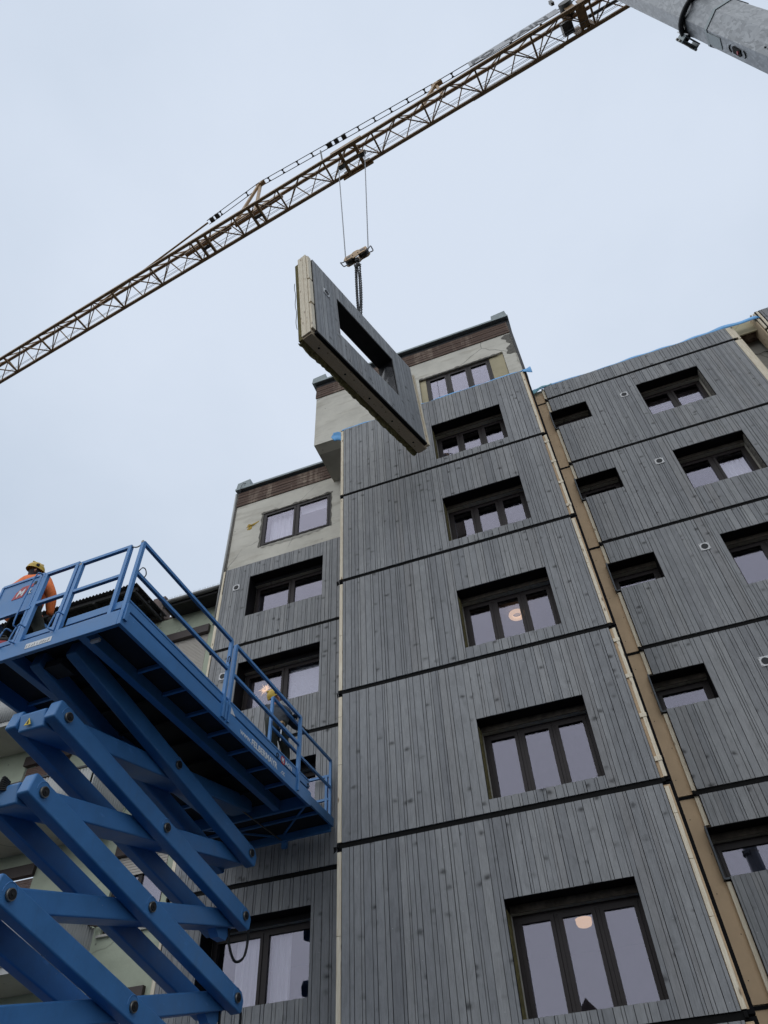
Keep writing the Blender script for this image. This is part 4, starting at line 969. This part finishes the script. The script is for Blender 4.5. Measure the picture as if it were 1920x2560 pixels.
tube('rail_loop', [(-0.0, 0.06, 8.30), (0.02, 0.09, 8.38), (0.02, 0.15, 8.40), (0.015, 0.19, 8.34), (-0.005, 0.18, 8.28)], 0.008, 'pin', LIFT, 6)
tube('rail_loop', [(-0.0, 2.36, 8.36), (0.02, 2.33, 8.42), (0.02, 2.36, 8.46), (0.015, 2.40, 8.42), (-0.005, 2.40, 8.36)], 0.008, 'pin', LIFT, 6)
# hinges on the side beam where posts drop into pockets
for y in (2.40, 2.47, 2.56, 4.84):
    box('post_pocket', 0.001, 0.030, y-0.022, y+0.022, 7.42, 7.72, 'blue2', LIFT, 0.006)
box('corner_pocket', 0.001, 0.030, 0.02, 0.09, 7.45, 7.70, 'blue2', LIFT, 0.006)
# inner rails of the roll-out deck
for y in (3.98, 5.05, 6.34): bar('guard_post', (-0.11, y, 7.61), (-0.11, y, 8.73), 0.046, 'blue2', LIFT)
rl((-0.11, 3.98, 8.735), (-0.11, 6.36, 8.735), 0.042); rl((-0.11, 4.0, 8.19), (-0.11, 6.32, 8.19), 0.040)
for x in (-0.19, -1.2, LB+0.15): bar('guard_post', (x, 6.345, 7.53), (x, 6.345, 8.45), 0.046, 'blue2', LIFT)
rl((-0.14, 6.345, 8.43), (LB+0.13, 6.345, 8.43), 0.044); rl((-0.14, 6.345, 7.97), (LB+0.13, 6.345, 7.97), 0.044)
bar('guard_rail', (LB+0.12, 3.98, 8.735), (LB+0.12, 6.36, 8.735), 0.042, 'blue2', LIFT)
# lettering on the side beam, reading away from the corner
SR = Matrix(((0, 0, 1, 0.0015), (1, 0, 0, 0), (0, 1, 0, 0), (0, 0, 0, 1)))
def side_text(txt, y, z, size, bold=0.0, sx=1.0, mat='white'): return lettering('lettering', txt, size, mat, LIFT, Matrix.Translation((0, y, z)) @ SR, bold, sx)
side_text('www.', 2.935, 7.452, 0.135, 0.001, 1.03); side_text('FELBERMAYR', 3.275, 7.447, 0.140, 0.0045, 1.03); side_text('.cc', 4.235, 7.447, 0.130, 0.001, 1.0)
o = prism('logo_plate', [(4.27, 7.69), (4.31, 7.655), (4.38, 7.655), (4.41, 7.69), (4.40, 7.76), (4.36, 7.785), (4.30, 7.785), (4.265, 7.75)], 'x', -0.030, -0.0265, 'red', LIFT)
lettering('logo_letter', 'M', 0.115, 'white', LIFT, Matrix.Translation((-0.0275, 4.29, 7.68)) @ SR, 0.003, 0.85)
lettering('logo_letter', 'AGN', 0.108, 'white', LIFT, Matrix.Translation((-0.0295, 4.42, 7.682)) @ SR, 0.002, 1.0)
prism('torn_sticker', [(2.66, 7.645), (2.80, 7.66), (2.66, 7.755)], 'x', -0.030, -0.0275, 'white', LIFT)
for y in (4.15, 5.28): tube('drain_ring', [(-0.029, y+0.035*math.cos(a*math.pi/8), 7.72+0.035*math.sin(a*math.pi/8)) for a in range(16)], 0.008, 'pin', LIFT, 6, True)
sp = box('serial_plate', -1.47, -1.06, -0.004, -0.0005, 7.445, 7.525, 'white', LIFT)
r_ = random.Random(3)
for k in range(9):
    x = -1.45+k*0.042
    bar('worn_mark', (x, -0.005, 7.46), (x+r_.uniform(0, 0.03), -0.005, 7.46+r_.uniform(0.02, 0.05)), 0.006, 'greytext', sp, 0.002)
# scissor arms
NS_, FS_ = 0.47, 4.965
NZ = [7.46, 6.548, 5.601, 4.529, 3.47, 2.45, 1.50]; FZ = [7.49, 6.615, 5.683, 4.622, 3.56, 2.55, 1.52]
XR0, XR1, XL0, XL1 = -1.015, -0.85, -1.585, -1.42
def arm(name, x0, x1, p, q, ht, ext=0.20, bev=0.022, mat='blue'):
    (s0, z0), (s1, z1) = p, q; d = Vector((0, s1-s0, z1-z0)); ln = d.length; d.normalize()
    bm = bmesh.new(); h = ht/2
    pr_ = [(-ext, -h*0.92), (-ext, h*0.86), (-ext+0.035, h), (ln+ext-0.10, h), (ln+ext, h*0.35), (ln+ext, -h*0.80), (ln+ext-0.04, -h), (-ext+0.05, -h)]
    A = [bm.verts.new((x0, a, b)) for a, b in pr_]; Bv = [bm.verts.new((x1, a, b)) for a, b in pr_]; n = len(pr_)
    bm.faces.new(A); bm.faces.new(Bv[::-1])
    for i in range(n): bm.faces.new((A[i], A[(i+1) % n], Bv[(i+1) % n], Bv[i]))
    bmesh.ops.recalc_face_normals(bm, faces=bm.faces[:])
    bmesh.ops.bevel(bm, geom=bm.edges[:], offset=bev, segments=3, affect='EDGES', profile=0.5)
    me = bm_to(bm, name)
    for pl in me.polygons: pl.use_smooth = True
    a = math.atan2(d.z, d.y)
    o = link(name, me, mat, LIFT, Matrix.Translation((0, s0, z0)) @ Matrix.Rotation(a, 4, 'X'))
    md = o.modifiers.new('wn', 'WEIGHTED_NORMAL'); md.keep_sharp = False
    return o
def pin(s, z, r=0.062):
    for x, sgn in ((XR1, 1), (XL0, -1)):
        c = cyl('pin_ring', (x-sgn*0.005, s, z), (x+sgn*0.032, s, z), r, 'ring', LIFT, 24)
        cyl('pin', (x+sgn*0.030, s, z), (x+sgn*0.042, s, z), r*0.80, 'pin', c, 24); cyl('pin_bolt', (x+sgn*0.040, s, z), (x+sgn*0.052, s, z), r*0.30, 'hose', c, 6)
        tube('weld_bead', [(x+sgn*0.001, s+0.10*math.cos(t_*math.pi/8)*1.05, z+0.12*math.sin(t_*math.pi/8)) for t_ in range(1, 9)], 0.005, 'blue2', c, 5)
for k in range(6):
    arm('outer_arm', XR0, XR1, (NS_, NZ[k]), (FS_, FZ[k+1]), 0.265); arm('outer_arm', XL0, XL1, (NS_, NZ[k]), (FS_, FZ[k+1]), 0.265)
    arm('inner_arm', XL1+0.012, XR0-0.012, (NS_, NZ[k+1]), (FS_, FZ[k]), 0.245, 0.19)
    pin(NS_, NZ[k+1]); pin(FS_-0.0, FZ[k+1]); pin((NS_+FS_)/2, (NZ[k]+FZ[k+1])/2)
    if 0 < k < 4: tube('hydraulic_hose', [(-1.130, FS_+0.02, FZ[k+1]-0.10), (-1.120, FS_+0.08, FZ[k+1]-0.34), (-1.080, FS_+0.22, FZ[k+1]-0.52), (-1.010, FS_+0.36, FZ[k+1]-0.42), (-0.970, FS_+0.34, FZ[k+1]-0.10), (-0.990, FS_+0.18, FZ[k+1]+0.06)], 0.020, 'hose', LIFT, 8)
    if k: prism('arm_bracket', [(FS_-0.45, FZ[k+1]-0.10), (FS_+0.10, FZ[k+1]-0.10), (FS_-0.02, FZ[k+1]-0.30), (FS_-0.22, FZ[k+1]-0.30)], 'x', -1.27, -1.13, 'blue', LIFT)
for k in range(7): tube('hydraulic_hose', [(-1.41+k*0.012, 0.295-0.01*k, 5.50+k*0.012), (-1.35+k*0.012, 0.24, 5.60+k*0.014), (-1.27+k*0.010, 0.23-0.006*k, 5.62+k*0.02), (-1.19, 0.285, 5.62+k*0.015)], 0.011, 'hose', LIFT, 6)
prism('warning_sign', [(-1.290, 6.44), (-1.190, 6.44), (-1.240, 6.535)], 'y', 0.262, 0.268, 'yellow', LIFT); prism('warning_mark', [(-1.255, 6.455), (-1.225, 6.455), (-1.240, 6.505)], 'y', 0.258, 0.262, 'pin', LIFT)
prism('warning_sign', [(-1.350, 5.45), (-1.250, 5.45), (-1.300, 5.53)], 'y', 0.27, 0.276, 'yellow', LIFT)
box('deck_box', -1.5, -1.15, 0.35, 0.62, 7.36, 7.46, 'under', LIFT); box('work_lamp', -0.55, -0.42, 0.15, 0.19, 7.36, 7.40, 'ventgrey', LIFT)
# chassis and wheels below the picture
box('chassis', -2.35, 0.10, -0.1, 5.5, 0.62, 1.28, 'blue', LIFT, 0.03)
for x in (-2.62, 0.10):
    for y in (0.75, 4.65): wh = cyl('wheel', (x, y, 0.47), (x+0.26, y, 0.47), 0.47, 'rubber', LIFT, 28); cyl('rim', (x-0.006, y, 0.47), (x+0.266, y, 0.47), 0.24, 'white', wh, 20)

# ------------------------------------------------------------------ people
def skinned(name, nodes, edges, zones, parent, root=0, sub=2):
    """nodes: [(pos, (rx, ry))]; zones: list of material keys per edge -> one continuous mesh with clothes by zone"""
    me = bpy.data.meshes.new(name); me.from_pydata([n[0] for n in nodes], edges, [])
    o = bpy.data.objects.new('tmp', me); col.objects.link(o)
    md = o.modifiers.new('skin', 'SKIN'); md.use_smooth_shade = True; s = o.modifiers.new('sub', 'SUBSURF'); s.levels = sub; s.render_levels = sub
    for i, v in enumerate(me.skin_vertices[0].data):
        v.radius = nodes[i][1]; v.use_root = (i == root)
    dg = bpy.context.evaluated_depsgraph_get(); m2 = bpy.data.meshes.new_from_object(o.evaluated_get(dg)); bpy.data.objects.remove(o)
    m2.name = name; m2.materials.clear(); keys = sorted(set(zones))
    for k in keys: m2.materials.append(M[k])
    segs = [(Vector(nodes[a][0]), Vector(nodes[b][0]), zones[i]) for i, (a, b) in enumerate(edges)]
    for p in m2.polygons:
        c = p.center; best = None
        for a, b, z in segs:
            ab = b-a; t_ = max(0, min(1, (c-a).dot(ab)/max(1e-9, ab.length_squared))); d = (c-(a+ab*t_)).length
            if best is None or d < best[0]: best = (d, z)
        p.material_index = keys.index(best[1]); p.use_smooth = True
    return link(name, m2, None, parent)
def glove(parent, wrist, d, up, mat='glove', curl=0.5):
    """five-fingered work glove: palm plus bent fingers, grown as one skin"""
    w = Vector(wrist); d = Vector(d).normalized(); up = Vector(up); up = (up-d*up.dot(d)).normalized(); sd_ = d.cross(up)
    nodes = [(w, (0.034, 0.028)), (w+d*0.055, (0.042, 0.026))]; edges = [(0, 1)]
    for i, (off, ln) in enumerate(((-0.036, 0.068), (-0.012, 0.08), (0.012, 0.076), (0.034, 0.06))):
        b = w+d*0.085+sd_*off; n0 = len(nodes)
        nodes += [(b, (0.014, 0.014)), (b+d*ln*0.45*(1-curl*0.3)-up*ln*0.35*curl, (0.012, 0.012)), (b+d*ln*0.55*(1-curl)-up*ln*1.0*curl, (0.0105, 0.0105))]
        edges += [(1, n0), (n0, n0+1), (n0+1, n0+2)]
    n0 = len(nodes); b = w+d*0.035-sd_*0.05
    nodes += [(b, (0.014, 0.014)), (b+d*0.035-sd_*0.022-up*0.02*curl, (0.013, 0.013)), (b+d*0.06-sd_*0.012-up*0.05*curl, (0.011, 0.011))]; edges += [(0, n0), (n0, n0+1), (n0+1, n0+2)]
    return skinned('glove', nodes, edges, [mat]*len(edges), parent, 0, 1)
def helmet(parent, c, fwd, up, mat='helmet'):
    c = Vector(c); f = Vector(fwd).normalized(); u = Vector(up); u = (u-f*u.dot(f)).normalized(); s = f.cross(u)
    Mx = Matrix(((s.x, f.x, u.x, c.x), (s.y, f.y, u.y, c.y), (s.z, f.z, u.z, c.z), (0, 0, 0, 1)))
    bm = bmesh.new(); n = 24; rs = []
    for k in range(8):
        a = k/7*math.pi/2; rr = math.cos(a)
        rs.append([bm.verts.new((0.108*rr*math.cos(j*2*math.pi/n), 0.136*rr*math.sin(j*2*math.pi/n), 0.140*math.sin(a))) for j in range(n)])
    brim = [bm.verts.new(((0.113)*math.cos(j*2*math.pi/n), (0.140+0.030*max(0.0, math.sin(j*2*math.pi/n))**2)*math.sin(j*2*math.pi/n), -0.012)) for j in range(n)]
    rs = [brim]+rs
    for k in range(len(rs)-1):
        for j in range(n): bm.faces.new((rs[k][j], rs[k][(j+1) % n], rs[k+1][(j+1) % n], rs[k+1][j]))
    bmesh.ops.remove_doubles(bm, verts=bm.verts[:], dist=0.001)
    h = link('helmet', bm_to(bm, 'helmet', True), mat, parent, Mx)
    for x in (-0.108, 0.108):
        q = cyl('ear_clip', (x*0.97, 0.0, 0.035), (x*1.06, 0.0, 0.035), 0.026, 'scarf', h, 12)
    box('crest', -0.012, 0.012, -0.09, 0.08, 0.118, 0.146, mat, h, 0.006)
    return h
def face(parent, c, f, u):
    c = Vector(c); f = Vector(f).normalized(); u = Vector(u); u = (u-f*u.dot(f)).normalized(); s = f.cross(u)
    def at(a, b, d): return tuple(c+s*a+f*b+u*d)
    tube('nose', [at(0, 0.093, 0.03), at(0, 0.112, -0.005), at(0, 0.098, -0.018)], 0.012, 'skin', parent, 8, radii=[0.009, 0.015, 0.012])
    for x in (-1, 1):
        tube('ear', [at(x*0.078, 0.0, 0.03), at(x*0.088, -0.008, 0.005), at(x*0.078, 0.0, -0.03)], 0.012, 'skin', parent, 8, radii=[0.012, 0.017, 0.009])
        tube('eye', [at(x*0.032-0.012, 0.090, 0.022), at(x*0.032, 0.094, 0.024), at(x*0.032+0.012, 0.090, 0.022)], 0.006, 'pin', parent, 6)
    tube('mouth', [at(-0.022, 0.090, -0.045), at(0, 0.095, -0.046), at(0.022, 0.090, -0.045)], 0.005, 'red', parent, 6)
def to_world(p): return LIFT_M @ Vector(p)
bpy.context.view_layer.update(); LIFT_M = LIFT.matrix_world.copy()
def person(label, base, feet, knees, hips, pelvis, chest, neck, head, sh, elb, hand, jacket, trousers, fwd, hup, hand_d, neckmat='skin', handup=(0, 0, 1), bulk=1.0, headmat='skin'):
    root = empty('person', label, 'person'); root.matrix_world = LIFT_M @ Matrix.Translation(base)
    b = Vector(base)
    def q(p): return tuple(Vector(p)-b)
    toe = [Vector(feet[i])+Vector(fwd[0]).normalized()*0.20+Vector((0, 0, -0.03)) for i in (0, 1)]
    nodes = [(q(pelvis), (0.155, 0.125)), (q(Vector(pelvis).lerp(Vector(chest), 0.45)), (0.165*bulk, 0.130*bulk)), (q(chest), (0.185*bulk, 0.135*bulk)), (q(Vector(chest).lerp(Vector(neck), 0.62)), (0.125*bulk, 0.095*bulk)), (q(neck), (0.062, 0.062)),
             (q(Vector(neck).lerp(Vector(head), 0.55)), (0.072, 0.078)), (q(head), (0.088, 0.098)), (q(Vector(head)+Vector(hup).normalized()*0.075), (0.078, 0.088))]
    edges = [(0, 1), (1, 2), (2, 3), (3, 4), (4, 5), (5, 6), (6, 7)]; zones = [jacket, jacket, jacket, neckmat, neckmat, headmat, headmat]
    for i in (0, 1):
        n = len(nodes)
        nodes += [(q(hips[i]), (0.105, 0.110)), (q(Vector(hips[i]).lerp(Vector(knees[i]), 0.5)), (0.092, 0.098)), (q(knees[i]), (0.074, 0.078)), (q(Vector(knees[i]).lerp(Vector(feet[i]), 0.45)), (0.076, 0.076)), (q(feet[i]), (0.052, 0.055)), (q(toe[i]), (0.045, 0.036))]
        edges += [(0, n), (n, n+1), (n+1, n+2), (n+2, n+3), (n+3, n+4), (n+4, n+5)]; zones += [trousers]*5+['glove']
        n = len(nodes)
        nodes += [(q(sh[i]), (0.085*bulk, 0.085*bulk)), (q(Vector(sh[i]).lerp(Vector(elb[i]), 0.5)), (0.068*bulk, 0.068*bulk)), (q(elb[i]), (0.058*bulk, 0.058*bulk)), (q(Vector(elb[i]).lerp(Vector(hand[i]), 0.5)), (0.054*bulk, 0.054*bulk)), (q(hand[i]), (0.040, 0.040))]
        edges += [(2, n), (n, n+1), (n+1, n+2), (n+2, n+3), (n+3, n+4)]; zones += [jacket]*5
    skinned('body', nodes, edges, zones, root)
    hd = Vector(head)-b
    helmet(root, hd+Vector(hup).normalized()*0.055, fwd[1], hup); face(root, hd, fwd[1], hup)
    for i in (0, 1): glove(root, q(hand[i]), hand_d[i], handup)
    return root
# worker in orange behind the gate, his back to the street
p1 = person('person in orange jacket and yellow helmet standing behind the lift gate, back turned', (-1.85, 0.24, 7.62),
       feet=[(-2.26, 0.22, 7.70), (-1.42, 0.24, 7.70)], knees=[(-2.20, 0.30, 8.02), (-1.52, 0.30, 8.05)], hips=[(-1.98, 0.24, 8.42), (-1.72, 0.24, 8.42)],
       pelvis=(-1.85, 0.24, 8.47), chest=(-2.02, 0.24, 8.95), neck=(-2.09, 0.24, 9.20), head=(-2.10, 0.27, 9.335), sh=[(-2.35, 0.24, 9.03), (-1.74, 0.24, 9.00)],
       elb=[(-2.42, 0.30, 8.70), (-1.52, 0.26, 8.66)], hand=[(-2.20, 0.46, 8.48), (-1.50, 0.34, 8.34)], jacket='orange', trousers='trouser', fwd=[(0.1, 1, 0), (0.55, 0.83, -0.05)], hup=(0.05, -0.10, 1),
       hand_d=[(0.6, 0.8, -0.2), (0.1, 0.3, -1)], neckmat='scarf', handup=(1, 0, 0.3), bulk=1.38, headmat='scarf')
p1.location += LIFT_M.to_3x3() @ Vector((-0.19, 0, 0))
# worker in dark clothes at the far rail, looking up
p2 = person('person in charcoal jacket and yellow helmet gripping the far rail, head tilted up', (-0.30, 4.55, 7.62),
       feet=[(-0.42, 4.50, 7.70), (-0.30, 4.80, 7.70)], knees=[(-0.36, 4.60, 8.08), (-0.24, 4.82, 8.10)], hips=[(-0.38, 4.42, 8.46), (-0.24, 4.58, 8.46)],
       pelvis=(-0.30, 4.52, 8.50), chest=(-0.38, 4.66, 8.86), neck=(-0.42, 4.63, 9.04), head=(-0.42, 4.60, 9.165), sh=[(-0.48, 4.48, 8.94), (-0.26, 4.80, 8.92)],
       elb=[(-0.22, 4.62, 8.92), (-0.19, 4.98, 8.74)], hand=[(-0.125, 4.70, 8.80), (-0.125, 5.22, 8.81)], jacket='darkcloth', trousers='trouser', fwd=[(0.6, 0.8, 0), (0.45, 0.60, 0.66)], hup=(-0.35, -0.62, 0.70),
       hand_d=[(0.7, 0.5, -0.2), (0.2, 1, 0.0)], handup=(0, 0, 1), bulk=1.2)
for dx, dz, mt_ in ((0.0, 0.0, 'red'), (0.02, -0.10, 'white')):
    pass
tb = empty('tool_pouch', 'small tool pouch clipped on the hip of the worker in dark clothes', 'pouch'); tb.matrix_world = LIFT_M @ Matrix.Translation((-0.14, 4.42, 8.36))
box('pouch', -0.03, 0.03, -0.05, 0.05, 0.0, 0.14, 'box', tb, 0.012); box('pouch_flap', -0.036, 0.030, -0.052, 0.052, 0.10, 0.146, 'hookyel', tb, 0.008); bar('spanner', (0.0, -0.02, -0.22), (0.0, -0.02, 0.03), 0.018, 'white', tb, 0.008)
tb = empty('tool_case', 'dark red tool case lying on the lift deck beside the orange worker', 'tool case'); tb.matrix_world = LIFT_M @ Matrix.Translation((-2.20, 0.14, 7.62)) @ Matrix.Rotation(0.5, 4, 'Z')
box('case', -0.10, 0.12, -0.05, 0.06, 0.0, 0.28, 'red', tb, 0.02); box('lid', -0.102, 0.122, -0.052, 0.062, 0.285, 0.33, 'ventdark', tb, 0.01); tube('handle', [(-0.05, 0, 0.33), (-0.04, 0, 0.38), (0.06, 0, 0.38), (0.07, 0, 0.33)], 0.012, 'hose', tb, 6)

# ------------------------------------------------------------------ green neighbouring building on the left
GY = 13.0; GF = 11.80
G = empty('green_building', 'sage green neighbouring building with corrugated balconies behind the lift', 'building', (0, 0, 0))
gw = []
for z in (14.37, 11.49, 8.60, 5.80): gw.append((-10.72, -9.42, z-1.75, z)); gw.append((-14.27, -12.9, z-2.0, z+0.02))
holed('wall', -30, -8.62, 0, 15.05, GY, GY+0.3, gw, 'green', G)
for i, (a, b, c, d) in enumerate(gw):
    right = i % 2 == 0
    bx = box('shutter_box', a-0.02, b+0.02, GY-0.09, GY+0.05, d-0.24, d+0.012, 'box', G, 0.008)
    if (right and i == 0) or not right:
        zz = c+0.06
        me = None
        while zz < d-0.26:
            if me is None: o = box('slat', a+0.03, b-0.03, GY+0.03, GY+0.05, 0, 0.042, 'shutter' if right else 'shutterbr', G, 0.004); me = o.data
            else: o = bpy.data.objects.new('slat', me); col.objects.link(o); o.parent = G
            o.location = (0, 0, zz); zz += 0.05
    else:
        fr = ring('window', a+0.01, b-0.01, c+0.02, d-0.245, 0.06, GY+0.06, GY+0.12, 'frame', G); mid = (a+b)/2
        box('mullion', mid-0.05, mid+0.05, GY+0.055, GY+0.115, c+0.085, d-0.31, 'frame', fr)
        for p_, q_ in ((a+0.075, mid-0.055), (mid+0.055, b-0.075)): box('pane', p_, q_, GY+0.085, GY+0.095, c+0.085, d-0.31, 'glass', fr)
        me = None
        for k in range(7):
            if me is None: o = box('slat', a+0.03, b-0.03, GY+0.02, GY+0.04, 0, 0.052, 'shutter', G, 0.004); me = o.data
            else: o = bpy.data.objects.new('slat', me); col.objects.link(o); o.parent = G
            o.location = (0, 0, d-0.30-k*0.06)
        box('room', a, b, GY+0.3, GY+1.8, c, d, 'room', G)
    box('sill', a-0.05, b+0.05, GY-0.06, GY+0.04, c-0.05, c-0.005, 'soffit', G)
BXR = -10.92
def corrugate(name, p0, p1, z0, z1, mat, amp=0.022, pitch=0.078):
    P, Q = Vector((*p0, 0)), Vector((*p1, 0)); d = (Q-P); n = max(8, int(d.length/pitch)*4); nn = Vector((d.y, -d.x, 0)).normalized()
    def f(u, v):
        s = amp*math.sin(u*d.length/pitch*2*math.pi); c = P+d*u+nn*s; return (c.x, c.y, z0+v*(z1-z0))
    return sheet(name, f, n, 1, mat, G, smooth=True, thick=0.004)
for k, zs in enumerate((11.77, 8.95, 6.02, 3.2)):
    box('balcony_slab', -26, BXR, GF, GY-0.002, zs, zs+0.16, 'soffit', G, 0.006)
    box('slab_edge', -26, BXR+0.02, GF-0.03, GF-0.002, zs-0.02, zs+0.12, 'corr', G)
    corrugate('balcony_sheet', (BXR-11.0, GF-0.05), (BXR, GF-0.05), zs+0.10, zs+0.98, 'corr'); corrugate('balcony_sheet', (BXR+0.035, GF-0.02), (BXR+0.035, GY-0.02), zs+0.10, zs+0.98, 'corr')
    bar('handrail', (-26, GF-0.05, zs+1.03), (BXR+0.05, GF-0.05, zs+1.03), 0.045, 'dark_metal', G); bar('handrail', (BXR+0.05, GF-0.05, zs+1.03), (BXR+0.05, GY-0.01, zs+1.03), 0.045, 'dark_metal', G)
    for x in (BXR-0.02, BXR-1.4, BXR-2.8, BXR-4.2): bar('rail_post', (x, GF+0.02, zs+0.16), (x, GF+0.02, zs+1.03), 0.035, 'dark_metal', G)
bar('awning_arm', (-10.92, GY-0.25, 7.02), (-10.66, GY-0.03, 7.02), 0.05, 'box', G)
# flat canopy over the top balcony, corrugated
def canopy(u, v):
    x = -26+u*(26-11.0); return (x, 11.50+v*1.55, 15.27+0.030*math.sin(x/0.11*2*math.pi))
sheet('canopy_sheet', canopy, 540, 1, 'roofdark', G, thick=0.006)
for y in (11.62, 12.2, 12.8): box('canopy_batten', -26, -11.04, y, y+0.07, 15.12, 15.225, 'roofdark', G)
for k in range(5): bar('canopy_rafter', (-11.1-k*1.3, 11.6, 15.08), (-11.1-k*1.3, 12.98, 15.08), 0.07, 'roofdark', G)
# eave, gutter with bird spikes, tiled roof edge
box('eave_soffit', -10.72, -8.63, 12.48, GY-0.004, 15.052, 15.10, 'roofdark', G)
box('eave_fascia', -10.72, -8.63, 12.46, 12.478, 14.99, 15.16, 'roofdark', G)
tube('gutter', [(-10.70, 12.40, 15.12), (-9.6, 12.40, 15.12), (-8.66, 12.40, 15.12)], 0.065, 'gutter', G, 10)
for k in range(38): bar('bird_spike', (-8.75-k*0.05, 12.40, 15.18), (-8.75-k*0.05+0.012*((k % 3)-1), 12.39, 15.27), 0.006, 'pin', G, rnd=True)
box('roof', -10.72, -8.63, 12.44, 20, 15.165, 15.22, 'tile', G)
box('back_roof', -30, -10.73, 13.08, 20, 15.165, 15.22, 'tile', G)
box('chimney', -11.5, -11.1, 12.9, 13.3, 15.23, 15.95, 'tile', G)

# ------------------------------------------------------------------ houses across the street (seen only mirrored in the lowest windows)
def house(label, x0, x1, y0, y1, h, roof_h):
    root = empty('house', label, 'house', ((x0+x1)/2, y0, 0)); cx, cy = (x0+x1)/2, y0
    box('wall', x0-cx, x1-cx, y0-cy, y1-cy, 0, h, 'lit_leaf', root)
    prism('roof', [(x0-cx-0.4, h+0.01), (x1-cx+0.4, h+0.01), (0.3, h+roof_h)], 'y', y0-cy-0.4, y1-cy+0.4, 'tile', root)
    box('chimney', 0.9, 1.5, 2.0, 2.6, h+roof_h*0.4, h+roof_h+0.5, 'tile', root)
    for k in range(3): box('window', x0-cx+0.6+k*(x1-x0-2.2)/2, x0-cx+1.6+k*(x1-x0-2.2)/2, y1-cy-0.02, y1-cy+0.03, h-2.4, h-1.1, 'frame', root)
house('pitched roof house across the street, mirrored in the lowest bay window', -7.2, -2.2, -25, -18, 7.6, 3.2)
house('broad house across the street, left of the pitched roof house', -17, -8.4, -26, -18, 7.9, 2.4)
house('low house across the street, right of the pitched roof house', -1.2, 7, -27, -19, 7.6, 2.6)
